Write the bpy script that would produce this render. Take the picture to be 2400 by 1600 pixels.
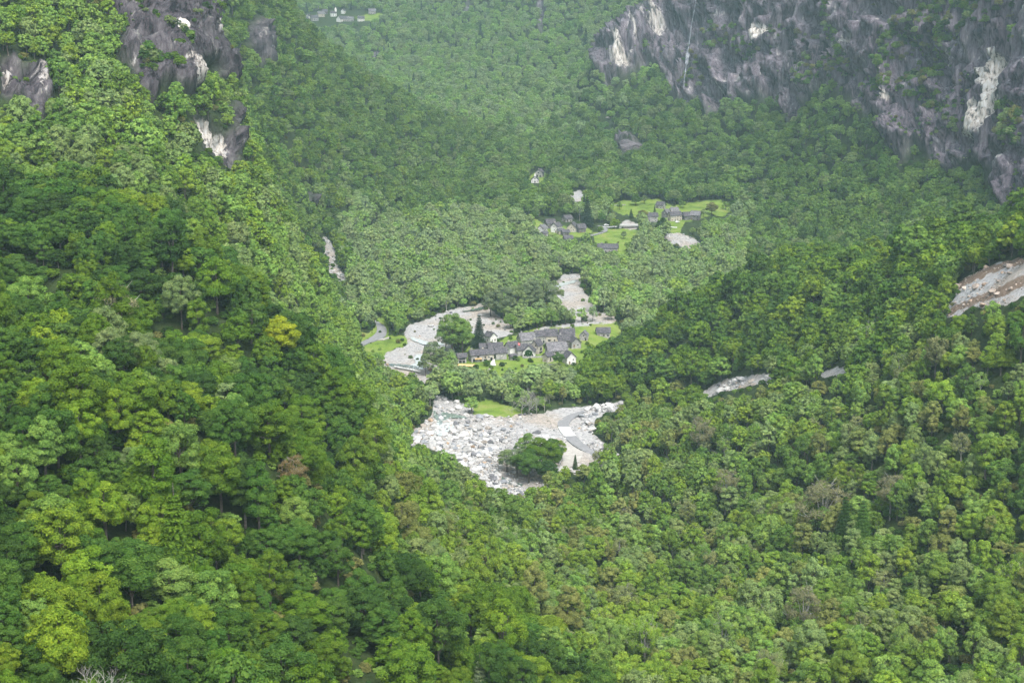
import bpy, math, random
import numpy as np

random.seed(7)
rng = np.random.default_rng(7)
R = math.radians
scene = bpy.context.scene
for o in list(bpy.data.objects):
    bpy.data.objects.remove(o)

# ------------------------------------------------------------------ camera, sky, sun, exposure
PITCH = R(13.0)
F = 3333.0                      # focal length in pixels of a 2400 px wide picture (50 mm)
cam_data = bpy.data.cameras.new('camera')
cam_data.lens = 50.0; cam_data.sensor_width = 36.0
cam_data.clip_start = 0.5; cam_data.clip_end = 20000
cam = bpy.data.objects.new('camera', cam_data)
scene.collection.objects.link(cam)
cam.location = (0, 0, 0); cam.rotation_euler = (R(90) - PITCH, 0, 0)
scene.camera = cam

SUN_EL, SUN_AZ = R(60), R(158)   # azimuth clockwise from +Y
world = bpy.data.worlds.new('World'); scene.world = world; world.use_nodes = True
wn = world.node_tree.nodes; wl = world.node_tree.links
bg = wn['Background']
sky = wn.new('ShaderNodeTexSky'); sky.sky_type = 'NISHITA'; sky.sun_disc = False
sky.sun_elevation = SUN_EL; sky.sun_rotation = SUN_AZ
sky.air_density = 1.0; sky.dust_density = 6.0; sky.ozone_density = 0.6; sky.altitude = 700
hs_ = wn.new('ShaderNodeHueSaturation'); hs_.inputs['Saturation'].default_value = .45   # overcast: the blue is veiled
wl.new(sky.outputs[0], hs_.inputs['Color']); wl.new(hs_.outputs[0], bg.inputs[0]); bg.inputs[1].default_value = 0.15
sun_d = bpy.data.lights.new('sun', 'SUN'); sun_d.energy = 1.45; sun_d.angle = R(25); sun_d.color = (1.0, 0.95, 0.88)
sun = bpy.data.objects.new('sun', sun_d); scene.collection.objects.link(sun)
sun.rotation_euler = (R(90) - SUN_EL, 0, -SUN_AZ + math.pi)
sun.location = (0, 0, 300)
scene.view_settings.view_transform = 'Standard'; scene.view_settings.look = 'None'
scene.view_settings.gamma = 1.0; scene.view_settings.use_curve_mapping = False
scene.view_settings.exposure = 1.58
cy = scene.cycles
cy.max_bounces = 5; cy.diffuse_bounces = 3; cy.glossy_bounces = 2; cy.transmission_bounces = 2
cy.volume_bounces = 1; cy.transparent_max_bounces = 4
cy.use_denoising = True; cy.denoising_prefilter = 'NONE'
cy.use_adaptive_sampling = True; cy.adaptive_threshold = 0.015
cy.sample_clamp_indirect = 4

# ------------------------------------------------------------------ small maths helpers
CP, SP = math.cos(PITCH), math.sin(PITCH)
def px_to_ut(px, py):
    """direction of a picture point -> (x/y, z/y)"""
    X = (px - 1200.0) / F; Y = (800.0 - py) / F
    dy = CP + Y * SP; dz = -SP + Y * CP
    return X / dy, dz / dy
def project(x, y, z):
    d = y * CP - z * SP
    return 1200 + F * x / d, 800 - F * (y * SP + z * CP) / d
def pchip(xs, ys, q):
    """xs (n) ascending, ys (n, ...) -> values at q (m)"""
    xs = np.asarray(xs, float); ys = np.asarray(ys, float)
    h = np.diff(xs); sh = (-1,) + (1,) * (ys.ndim - 1)
    dl = np.diff(ys, axis=0) / h.reshape(sh)
    m = np.zeros_like(ys)
    if len(xs) > 2:
        w1 = (2 * h[1:] + h[:-1]).reshape(sh); w2 = (h[1:] + 2 * h[:-1]).reshape(sh)
        a, b = dl[:-1], dl[1:]
        with np.errstate(divide='ignore', invalid='ignore'):
            mm = (w1 + w2) / (w1 / a + w2 / b)
        m[1:-1] = np.where(a * b > 0, mm, 0)
    m[0] = dl[0]; m[-1] = dl[-1]
    i = np.clip(np.searchsorted(xs, q) - 1, 0, len(xs) - 2)
    t = ((q - xs[i]) / h[i])
    t = t.reshape((-1,) + (1,) * (ys.ndim - 1)); hh = h[i].reshape(t.shape)
    tt = np.clip(t, 0, 1)
    r = ((1 + 2 * tt) * (1 - tt) ** 2 * ys[i] + tt * (1 - tt) ** 2 * hh * m[i]
         + tt * tt * (3 - 2 * tt) * ys[i + 1] + tt * tt * (tt - 1) * hh * m[i + 1])
    r = r + np.where(t < 0, t * hh * m[i] * .6, 0) + np.where(t > 1, (t - 1) * hh * m[i + 1] * .6, 0)
    return r
def _hash(ix, iy, iz, seed):
    h = (ix * 374761393 + iy * 668265263 + iz * 2147483647 + seed * 1274126177) & 0xFFFFFFFF
    h = ((h ^ (h >> 13)) * 1274126177) & 0xFFFFFFFF
    h = ((h ^ (h >> 16)) * 2246822519) & 0xFFFFFFFF
    return ((h ^ (h >> 15)) & 0xFFFFFF) / float(0xFFFFFF)
def vnoise(x, y, z=None, seed=0):
    if z is None: z = np.zeros_like(x)
    fx, fy, fz = np.floor(x), np.floor(y), np.floor(z)
    ix, iy, iz = fx.astype(np.int64), fy.astype(np.int64), fz.astype(np.int64)
    tx, ty, tz = x - fx, y - fy, z - fz
    tx = tx * tx * (3 - 2 * tx); ty = ty * ty * (3 - 2 * ty); tz = tz * tz * (3 - 2 * tz)
    v = 0
    for a in (0, 1):
        wa = tx if a else 1 - tx
        for b in (0, 1):
            wb = ty if b else 1 - ty
            for c in (0, 1):
                wc = tz if c else 1 - tz
                v = v + wa * wb * wc * _hash(ix + a, iy + b, iz + c, seed)
    return v
def fbm(x, y, z=None, seed=0, octv=4):
    s = 0; a = .5; f = 1.0; n = 0
    for k in range(octv):
        s = s + a * vnoise(x * f, y * f, None if z is None else z * f, seed + k * 17); n += a
        a *= .5; f *= 2.03
    return s / n
def inpoly(px, py, poly):
    r = np.zeros(np.shape(px), bool); n = len(poly)
    for i in range(n):
        x0, y0 = poly[i]; x1, y1 = poly[(i + 1) % n]
        if y0 == y1: continue
        c = ((y0 > py) != (y1 > py)) & (px < (x1 - x0) * (py - y0) / (y1 - y0) + x0)
        r ^= c
    return r

# ------------------------------------------------------------------ the lie of the land
# level of the valley floor along the valley
FL = [(40, -216), (600, -216), (660, -214), (720, -212), (790, -209), (870, -206), (1000, -200), (1150, -192), (1300, -183),
      (1450, -170), (1600, -156), (1700, -145), (1850, -129), (2000, -108), (2150, -86), (2400, -46), (2700, 24), (3300, 190), (5000, 700)]
def floor_z(D): return pchip([a for a, b in FL], [b for a, b in FL], np.atleast_1d(np.asarray(D, float)))
def fpy(D):
    z = floor_z(D)[0]; return 800 - F * math.tan(math.atan2(z, D) + PITCH)
# cross sections at rising distance: canopy line on the slopes, bare ground on the floor
f = lambda D, *xs: [(x, fpy(D)) for x in xs]
SL = {
 40: [(-400, 2600), (1200, 3400), (2800, 3000)],
 120: [(-400, 1500), (0, 1900), (400, 2300), (1200, 2600), (2000, 2400), (2800, 2100)],
 170: [(-400, 1270), (0, 1640), (300, 1780), (700, 2000), (1200, 2200), (2000, 2150), (2800, 1950)],
 220: [(-400, 1000), (0, 1290), (300, 1420), (600, 1580), (800, 1700), (1200, 1890), (1600, 1950), (2400, 1850), (2800, 1750)],
 270: [(-400, 740), (0, 980), (230, 1020), (430, 1140), (600, 1270), (800, 1410), (1000, 1510), (1200, 1640), (1400, 1740), (2000, 1780), (2400, 1720), (2800, 1500)],
 320: [(-400, 490), (0, 700), (150, 720), (300, 770), (430, 830), (600, 930), (700, 1020), (850, 1180), (1000, 1330), (1200, 1480), (1400, 1610), (1800, 1640), (2400, 1560), (2800, 1330)],
 370: [(-400, 430), (0, 690), (200, 740), (350, 850), (500, 930), (700, 1050), (850, 1170), (1000, 1300), (1200, 1410), (1450, 1530), (1900, 1520), (2400, 1400), (2800, 1130)],
 420: [(-400, 330), (0, 500), (150, 480), (260, 490), (400, 540), (550, 640), (680, 770), (800, 890), (900, 1010), (1000, 1180), (1200, 1330), (1450, 1440), (1900, 1400), (2200, 1280), (2400, 1150), (2800, 850)],
 480: [(-400, 240), (0, 420), (200, 440), (400, 540), (550, 640), (700, 800), (800, 930), (900, 1080), (1000, 1180), (1200, 1260), (1450, 1350), (1800, 1290), (2100, 1080), (2400, 830), (2800, 530)],
 540: [(-400, 80), (0, 270), (200, 310), (400, 430), (550, 560), (700, 800), (850, 1000), (1000, 1120), (1200, 1180), (1450, 1240), (1600, 1230), (1800, 1150), (2000, 990), (2160, 820), (2300, 670), (2400, 570), (2800, 300)],
 600: [(-400, -100), (0, 60), (200, 170), (300, 215), (400, 280), (550, 440), (650, 590), (700, 690), (850, 950), (950, 1070), (1050, 1180)] + f(600, 1200, 1300) + [(1500, 1130), (1700, 1030), (1900, 910), (2030, 800), (2160, 690), (2300, 560), (2400, 500), (2800, 230)],
 660: [(-400, -300), (0, -120), (200, 20), (300, 60), (420, 140), (480, 260), (550, 360), (650, 520), (700, 620), (800, 790), (900, 970)] + f(660, 1000, 1200, 1350) + [(1500, 1030), (1640, 970), (1770, 885), (1900, 800), (2000, 710), (2150, 560), (2400, 495), (2800, 210)],
 720: [(-400, -500), (0, -300), (200, -130), (300, -60), (420, 30), (500, 160), (560, 270), (640, 440), (700, 570), (800, 740), (850, 850), (920, 980)] + f(720, 980, 1200, 1420) + [(1500, 980), (1640, 912), (1770, 790), (1900, 660), (2150, 565), (2400, 520), (2800, 240)],
 790: [(-400, -700), (0, -450), (200, -260), (300, -180), (420, -60), (500, 80), (560, 220), (620, 380), (700, 560), (780, 690), (850, 790), (890, 890)] + f(790, 930, 1200, 1345) + [(1450, 840), (1550, 750), (1700, 655), (1900, 590), (2150, 590), (2400, 560), (2800, 270)],
 870: [(-400, -900), (0, -600), (200, -400), (300, -280), (420, -80), (480, 110), (560, 350), (640, 520), (720, 640), (800, 750), (845, 810)] + f(870, 870, 1200, 1400) + [(1500, 795), (1600, 750), (1700, 715), (1900, 660), (2100, 620), (2400, 530), (2800, 200)],
 950: [(-400, -1000), (0, -700), (200, -500), (400, -180), (520, 180), (600, 400), (680, 560), (740, 630), (800, 705)] + f(950, 850, 1200, 1450) + [(1700, 700), (2000, 620), (2250, 560), (2400, 480), (2500, 250), (2800, -300)],
 1050: [(-400, -1200), (0, -450), (200, -220), (450, 60), (560, 250), (640, 400), (700, 500), (760, 600), (800, 645)] + f(1050, 840, 1200, 1500) + [(1700, 640), (2000, 560), (2200, 480), (2300, 400), (2370, 230), (2450, -20), (2800, -700)],
 1150: [(-400, -1400), (0, -600), (300, -200), (500, 50), (600, 230), (680, 370), (740, 480), (800, 560)] + f(1150, 870, 1200, 1600) + [(1800, 560), (2000, 470), (2110, 385), (2250, 250), (2320, 20), (2400, -250), (2800, -1000)],
 1250: [(-400, -1500), (0, -750), (350, -260), (540, 0), (620, 120), (700, 280), (780, 420), (860, 500)] + f(1250, 950, 1200, 1650) + [(1850, 480), (2000, 360), (2060, 270), (2200, 0), (2400, -450), (2800, -1300)],
 1350: [(-400, -1600), (0, -900), (400, -320), (600, 0), (700, 180), (800, 320), (900, 420), (1000, 468)] + f(1350, 1080, 1250, 1700) + [(1800, 420), (1880, 330), (1960, 220), (2050, 20), (2200, -300), (2800, -1600)],
 1450: [(-400, -1700), (0, -950), (500, -220), (660, 0), (750, 160), (850, 290), (950, 370), (1080, 420)] + f(1450, 1150, 1300, 1620) + [(1750, 340), (1850, 260), (1930, 90), (2000, -80), (2200, -500), (2800, -1900)],
 1600: [(-400, -1700), (0, -950), (500, -260), (680, 0), (750, 95), (850, 185), (950, 255), (1050, 315)] + f(1600, 1150, 1300, 1480) + [(1600, 290), (1700, 240), (1800, 80), (1860, -60), (2200, -800), (2800, -2200)],
 1700: [(-400, -1500), (0, -850), (500, -200), (600, -60), (690, 40), (800, 125), (900, 190), (1000, 255), (1100, 305)] + f(1700, 1200, 1400) + [(1540, 245), (1610, 220), (1700, 60), (1760, -60), (2200, -1000), (2800, -2500)],
 1850: [(-400, -1000), (0, -500), (500, -60), (600, 50), (700, 150), (800, 200), (900, 225), (1000, 250)] + f(1850, 1100, 1300) + [(1360, 240), (1392, 195), (1450, 172), (1550, 130), (1620, 50), (1700, -80), (2200, -1200), (2800, -2700)],
 1920: [(-400, -700), (300, -100), (600, 100), (700, 180), (800, 215), (900, 235)] + f(1920, 1050, 1250) + [(1350, 215), (1380, 160), (1400, 95), (1450, 50), (1540, 0), (1700, -250), (2200, -1250), (2800, -2700)],
 2000: [(-400, -500), (300, -20), (600, 130), (750, 195), (850, 215)] + f(2000, 1000, 1200) + [(1300, 205), (1370, 160), (1450, 60), (1550, -60), (1700, -320), (2200, -1300), (2800, -2700)],
 2150: [(-400, -450), (300, 10), (600, 110), (800, 160)] + f(2150, 950, 1150) + [(1280, 140), (1400, 80), (1550, -100), (1800, -520), (2800, -2700)],
 2350: [(-400, -450), (300, 0), (600, 60), (700, 75), (800, 82), (950, 90), (1100, 92), (1250, 60), (1400, -5), (1600, -250), (2000, -900), (2800, -2600)],
 2500: [(-400, -500), (300, -20), (600, 25), (700, 38), (800, 40), (900, 38), (1000, 50), (1150, 40), (1300, -20), (1500, -220), (2000, -900), (2800, -2500)],
 2750: [(-400, -600), (300, -100), (700, -30), (900, -20), (1100, -60), (1300, -150), (1500, -330), (2000, -900), (2800, -2300)],
 3400: [(-400, -900), (300, -450), (700, -300), (1000, -300), (1300, -400), (1600, -600), (2800, -1900)],
 5000: [(-400, -1300), (300, -1000), (700, -800), (1000, -750), (1300, -800), (1600, -950), (2800, -1700)],
}
# picture columns between which the floor lies bare
FLOOR = {600: (1130, 1290), 660: (960, 1360), 720: (930, 1440), 790: (900, 1345), 870: (860, 1390), 950: (840, 1450), 1050: (815, 1500),
         1150: (870, 1600), 1250: (950, 1650), 1350: (1080, 1700), 1450: (1150, 1620), 1600: (1150, 1500)}
UG = np.linspace(-0.78, 0.78, 521)
DS = sorted(SL)
tab = []
for D in DS:
    pts = sorted(SL[D]); us = []; zs = []
    for (a, b) in pts:
        u, t = px_to_ut(a, b)
        us.append(u); zs.append(t * D)
    o_ = np.argsort(us); us = np.array(us)[o_]; zs = np.array(zs)[o_]
    z = pchip(us, zs, UG)
    pxg = 1200 + F * UG * D / (D * CP - z * SP)
    w = np.ones_like(UG)
    if D in FLOOR:
        a, b = FLOOR[D]
        w = np.clip(np.maximum(a - pxg, pxg - b) / (60.0 * 870 / D), 0, 1)
    off = 11.5 if D < 500 else 10.0
    tab.append(z - off * w)
tab = np.array(tab)
LG = np.linspace(math.log(40), math.log(5000), 900)
HG = pchip(np.log(DS), tab, LG)                      # (900, 521)
for _ in range(3):
    HG[:, 1:-1] = .25 * HG[:, :-2] + .5 * HG[:, 1:-1] + .25 * HG[:, 2:]
    HG[1:-1] = .25 * HG[:-2] + .5 * HG[1:-1] + .25 * HG[2:]
def height(u, D):
    a = np.clip((u - UG[0]) / (UG[1] - UG[0]), 0, len(UG) - 1.001)
    b = np.clip((np.log(D) - LG[0]) / (LG[1] - LG[0]), 0, len(LG) - 1.001)
    i = a.astype(int); j = b.astype(int); fa = a - i; fb = b - j
    return ((HG[j, i] * (1 - fa) + HG[j, i + 1] * fa) * (1 - fb) + (HG[j + 1, i] * (1 - fa) + HG[j + 1, i + 1] * fa) * fb)
_march = np.exp(np.linspace(math.log(150), math.log(4500), 3000))
def ground_at(px, py, Dmin=150, Dmax=4500):
    """first point of the land seen at a picture point"""
    u, t = px_to_ut(px, py)
    D = _march[(_march >= Dmin) & (_march <= Dmax)]
    h = height(np.full_like(D, u), D)
    k = np.nonzero(h >= t * D)[0]
    d = D[k[0]] if len(k) else D[-1]
    return u * d, d, float(height(np.array([u]), np.array([d]))[0])

# ------------------------------------------------------------------ where things lie (outlines as seen from the terrace, with their distance range)
ROCK = [   # (outline, near, far)
 ([(1385,115),(1421,67),(1484,31),(1542,0),(1560,-200),(2900,-200),(2900,600),(2420,520),(2377,495),(2345,485),(2337,440),(2332,402),(2300,380),(2240,400),(2221,402),(2198,388),(2154,339),(2109,379),(2082,339),(2064,268),(2010,254),(1960,200),(1930,200),(1868,268),(1854,290),(1832,225),(1752,232),(1703,238),(1662,268),(1645,225),(1609,250),(1571,225),(1562,180),(1524,147),(1475,172),(1421,195),(1400,165)], 850, 2300),
 ([(0,130),(35,125),(60,155),(105,158),(117,230),(105,270),(90,285),(70,270),(40,225),(0,212)], 490, 760),
 ([(200,0),(150,-200),(620,-200),(510,0),(512,60),(510,105),(555,150),(560,170),(530,150),(532,205),(505,200),(498,150),(470,150),(458,150),(455,228),(415,222),(400,215),(372,215),(355,250),(320,240),(315,180),(270,145),(285,100),(290,70),(230,50)], 560, 1300),
 ([(580,60),(600,40),(625,55),(630,110),(634,168),(612,150),(590,135),(575,90)], 700, 1700),
 ([(530,235),(548,270),(560,350),(566,425),(555,440),(543,395),(535,300)], 600, 1100),
 ([(450,270),(475,275),(500,300),(545,320),(556,340),(560,395),(548,400),(530,380),(500,365),(480,345),(482,325),(460,300)], 550, 1100),
 ([(583,470),(600,480),(628,512),(620,515),(598,500)], 550, 1100),
 ([(715,455),(728,460),(735,500),(722,498)], 800, 1500),
 ([(1440,328),(1475,320),(1500,335),(1502,352),(1445,350)], 1300, 2000),
 ([(1260,120),(1290,0),(1330,-100),(1200,-100),(1262,0)], 2300, 3600),
 ([(1090,5),(1105,5),(1103,40),(1092,42)], 2300, 3600),
]
PALE = [
 ([(1435,95),(1452,85),(1462,140),(1453,150),(1440,135)], 1), ([(1480,55),(1500,50),(1503,95),(1490,120),(1483,85)], .9),
 ([(1436,150),(1460,140),(1490,130),(1480,155),(1455,165),(1440,160)], 1), ([(1462,110),(1480,100),(1488,130),(1470,135)], .7),
 ([(1520,20),(1558,12),(1555,50),(1545,80),(1528,105),(1522,60)], .8), ([(1575,0),(1590,0),(1588,18),(1580,22)], .8),
 ([(1765,65),(1818,62),(1812,95),(1790,115),(1772,100)], 1), ([(1775,42),(1790,42),(1790,62),(1775,62)], .7), ([(1745,20),(1758,18),(1757,34),(1748,36)], .6),
 ([(1745,160),(1762,160),(1750,195),(1738,205),(1728,190)], .7), ([(1784,178),(1800,178),(1798,190),(1786,190)], .7),
 ([(1850,175),(1900,115),(1922,105),(1905,150),(1860,200),(1835,212)], .45), ([(1838,225),(1866,225),(1866,265),(1850,262)], .5),
 ([(1985,0),(1992,0),(1990,60),(1986,62)], .9), ([(1998,85),(2018,90),(2016,110),(2002,112)], .8), ([(2030,138),(2040,140),(2035,185),(2029,180)], .7),
 ([(2085,228),(2102,232),(2098,250),(2085,255)], 1), ([(2109,0),(2122,0),(2060,90),(2046,103)], .45),
 ([(2335,58),(2350,62),(2355,130),(2362,190),(2365,250),(2358,285),(2325,312),(2300,330),(2286,335),(2284,280),(2300,250),(2335,225),(2325,200),(2310,190),(2308,140),(2335,110)], 1),
 ([(2243,400),(2262,385),(2274,378),(2280,385),(2262,395)], 1), ([(2355,425),(2366,420),(2362,450),(2353,450)], .8), ([(2360,465),(2368,455),(2366,480)], .6),
 ([(1700,10),(1712,40),(1702,60),(1690,30)], .5), ([(1660,0),(1680,0),(1676,25),(1664,20)], .4), ([(1568,150),(1578,160),(1576,190),(1569,205)], .6), ([(1570,98),(1582,105),(1574,128),(1568,122)], .7),
 ([(2380,150),(2400,130),(2400,180),(2385,200)], .5), ([(2205,180),(2213,182),(2208,210),(2203,205)], .8),
 ([(390,58),(415,75),(417,92),(402,96),(394,80)], 1.2), ([(415,150),(455,150),(453,222),(430,212),(417,200)], .9), ([(480,60),(510,60),(510,90),(495,90),(482,75)], .8), ([(495,90),(512,88),(505,110)], .5),
 ([(270,140),(300,160),(335,178),(330,188),(300,172),(274,155)], .8), ([(340,50),(375,45),(378,80),(355,85),(345,70)], .7), ([(605,60),(622,60),(625,140),(615,150),(608,110)], .5), ([(585,75),(594,80),(592,110),(585,105)], .5),
 ([(450,272),(475,277),(500,302),(545,322),(540,345),(535,360),(500,365),(480,345),(485,325),(460,300)], 1.2), ([(540,335),(553,340),(552,368),(543,365)], .8),
 ([(0,135),(30,135),(38,165),(20,205),(0,200)], .7), ([(75,165),(105,165),(112,220),(100,250),(85,230),(78,195)], .6), ([(590,480),(600,485),(622,510),(612,510)], .7),
 ([(400,10),(450,0),(440,40),(410,50)], .3), ([(1092,8),(1103,8),(1102,38),(1094,40)], .8),
]
CLIFFGREEN = [
 [(1680,45),(1700,48),(1765,75),(1765,130),(1730,112),(1690,125),(1660,100)], [(1728,112),(1770,112),(1772,140),(1730,165)],
 [(1823,60),(1859,58),(1860,90),(1823,98)], [(1962,0),(1984,0),(1986,60),(1997,116),(1965,120),(1960,60)], [(1783,120),(1823,116),(1815,145),(1785,152)], [(1880,88),(1925,85),(1915,112),(1880,108)],
 [(2153,-100),(2420,-100),(2400,45),(2354,58),(2315,70),(2287,105),(2243,150),(2198,178),(2140,215),(2060,250),(2000,230),(2020,190),(2073,134),(2100,70),(2135,20)],
 [(1900,150),(1960,140),(2010,120),(2015,180),(1960,200),(1905,215),(1885,190)], [(2090,205),(2205,160),(2180,215),(2130,240),(2090,235)],
 [(2175,220),(2200,215),(2205,260),(2180,280)], [(2245,260),(2270,255),(2268,320),(2240,325)], [(2370,250),(2410,240),(2410,360),(2375,350)], [(2380,60),(2410,60),(2410,120),(2385,110)],
 [(1740,0),(1765,-20),(1770,40),(1745,20)], [(1612,200),(1628,140),(1650,135),(1664,150),(1655,205),(1625,225)], [(1510,110),(1535,108),(1525,135),(1512,140)], [(1500,0),(1600,-60),(1480,-60),(1420,60),(1484,25)],
 [(150,0),(215,20),(255,60),(290,70),(280,130),(200,130),(150,60)], [(380,60),(400,100),(440,130),(400,135),(370,100)], [(440,0),(400,-50),(470,-60),(475,10),(515,95),(555,130),(550,150),(500,110),(460,60),(410,10)],
 [(330,150),(400,150),(400,195),(360,200),(325,180)], [(455,150),(495,150),(500,205),(470,215),(455,190)], [(300,0),(340,-20),(350,25),(310,20)],
]
GRAVEL = [
 ([(958,1010),(985,1000),(1000,985),(1018,965),(1095,968),(1110,972),(1180,977),(1230,970),(1300,962),(1320,955),(1385,948),(1440,942),(1484,943),(1465,958),(1420,968),(1392,990),(1385,1015),(1430,1045),(1455,1080),(1400,1090),(1350,1110),(1330,1100),(1310,1115),(1260,1165),(1180,1172),(1100,1125),(1060,1075),(1020,1055),(975,1040),(960,1028)], 560, 860),
 ([(893,850),(900,832),(925,820),(960,804),(1010,803),(1060,808),(1068,840),(1050,865),(1040,900),(985,895),(940,880),(905,865)], 780, 960),
 ([(944,780),(955,760),(990,752),(1020,740),(1060,722),(1100,718),(1140,708),(1150,725),(1175,745),(1200,765),(1205,780),(1165,795),(1130,790),(1060,790),(1045,805),(990,805),(955,800)], 820, 1050),
 ([(1020,925),(1040,928),(1075,943),(1110,953),(1105,968),(1060,966),(1014,962)], 650, 860),
 ([(1282,690),(1290,665),(1308,655),(1320,643),(1340,640),(1365,641),(1360,665),(1372,690),(1398,700),(1395,725),(1380,740),(1340,740),(1300,725)], 880, 1150),
 ([(1245,770),(1300,763),(1400,753),(1445,751),(1445,755),(1400,759),(1300,770),(1250,777)], 850, 1050),
 ([(1330,458),(1342,450),(1362,445),(1369,455),(1367,472),(1345,474)], 1200, 1700),
 ([(1390,485),(1398,487),(1396,496),(1388,493)], 1200, 1700),
 ([(1635,930),(1648,922),(1670,902),(1720,887),(1790,876),(1815,882),(1803,900),(1745,908),(1700,918),(1660,932)], 600, 900),
 ([(1920,872),(1960,862),(1990,858),(1990,872),(1930,885)], 600, 900),
 ([(2195,745),(2210,728),(2240,700),(2236,672),(2262,650),(2300,630),(2350,614),(2410,608),(2500,590),(2500,650),(2400,690),(2370,712),(2330,718),(2290,716),(2262,728),(2235,742)], 440, 640),
 ([(755,555),(772,560),(786,590),(782,612),(807,640),(818,664),(800,664),(770,638),(755,607),(762,590)], 850, 1200),
 ([(1456,520),(1475,515),(1492,522),(1505,532),(1480,540),(1460,535)], 1100, 1500),
 ([(1552,560),(1565,548),(1590,545),(1620,556),(1640,568),(1654,588),(1640,588),(1608,580),(1575,572)], 1050, 1350),
 ([(1300,232),(1320,232),(1322,238),(1302,238)], 1500, 2300), ([(1407,268),(1425,270),(1440,278),(1425,280),(1410,274)], 1500, 2300),
 ([(1360,735),(1395,728),(1440,740),(1445,750),(1390,750),(1340,755)], 850, 1050),
]
GRASS = [
 ([(1075,880),(1060,845),(1095,815),(1143,806),(1168,797),(1207,785),(1234,775),(1293,764),(1377,755),(1445,751),(1460,775),(1420,810),(1370,860),(1340,885),(1250,890),(1150,895)], 800, 1020),
 ([(845,818),(856,800),(907,785),(967,790),(972,803),(925,817),(898,835),(913,853),(889,862),(860,845)], 780, 980),
 ([(825,795),(850,778),(880,772),(883,750),(900,745),(915,765),(905,795),(850,815)], 780, 1000),
 ([(1100,955),(1118,942),(1140,936),(1175,948),(1225,958),(1235,972),(1180,980),(1110,972)], 690, 860),
 ([(1385,548),(1430,536),(1490,535),(1500,552),(1485,578),(1500,598),(1455,600),(1440,588),(1400,572)], 1080, 1500),
 ([(1430,480),(1470,468),(1540,466),(1580,488),(1600,478),(1650,472),(1690,468),(1735,488),(1730,502),(1660,507),(1605,522),(1590,552),(1568,547),(1575,520),(1500,512),(1450,502),(1425,490)], 1150, 1700),
 ([(1212,503),(1240,506),(1275,528),(1330,530),(1370,525),(1390,548),(1340,555),(1290,552),(1260,548),(1228,535)], 1150, 1500),
 ([(1240,425),(1235,412),(1255,402),(1280,405),(1278,432)], 1300, 1700),
 ([(770,46),(815,42),(858,36),(895,33),(900,42),(872,50),(840,47),(800,47)], 2200, 2900),
 ([(2258,690),(2300,662),(2340,650),(2350,660),(2310,690),(2270,705)], 440, 640),
 ([(1310,700),(1360,700),(1365,745),(1300,748),(1220,755),(1250,730)], 850, 1100),
]
BROWN = [([(2205,742),(2240,715),(2300,690),(2350,672),(2410,640),(2410,665),(2360,690),(2300,708),(2250,728)], 440, 640), ([(1690,445),(1720,432),(1745,428),(1740,440),(1710,452)], 1200, 1700), ([(1785,415),(1840,400),(1842,405),(1800,420)], 1100, 1700),
         ([(2215,690),(2262,650),(2330,620),(2400,600),(2400,618),(2330,636),(2270,668)], 440, 640)]
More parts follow.
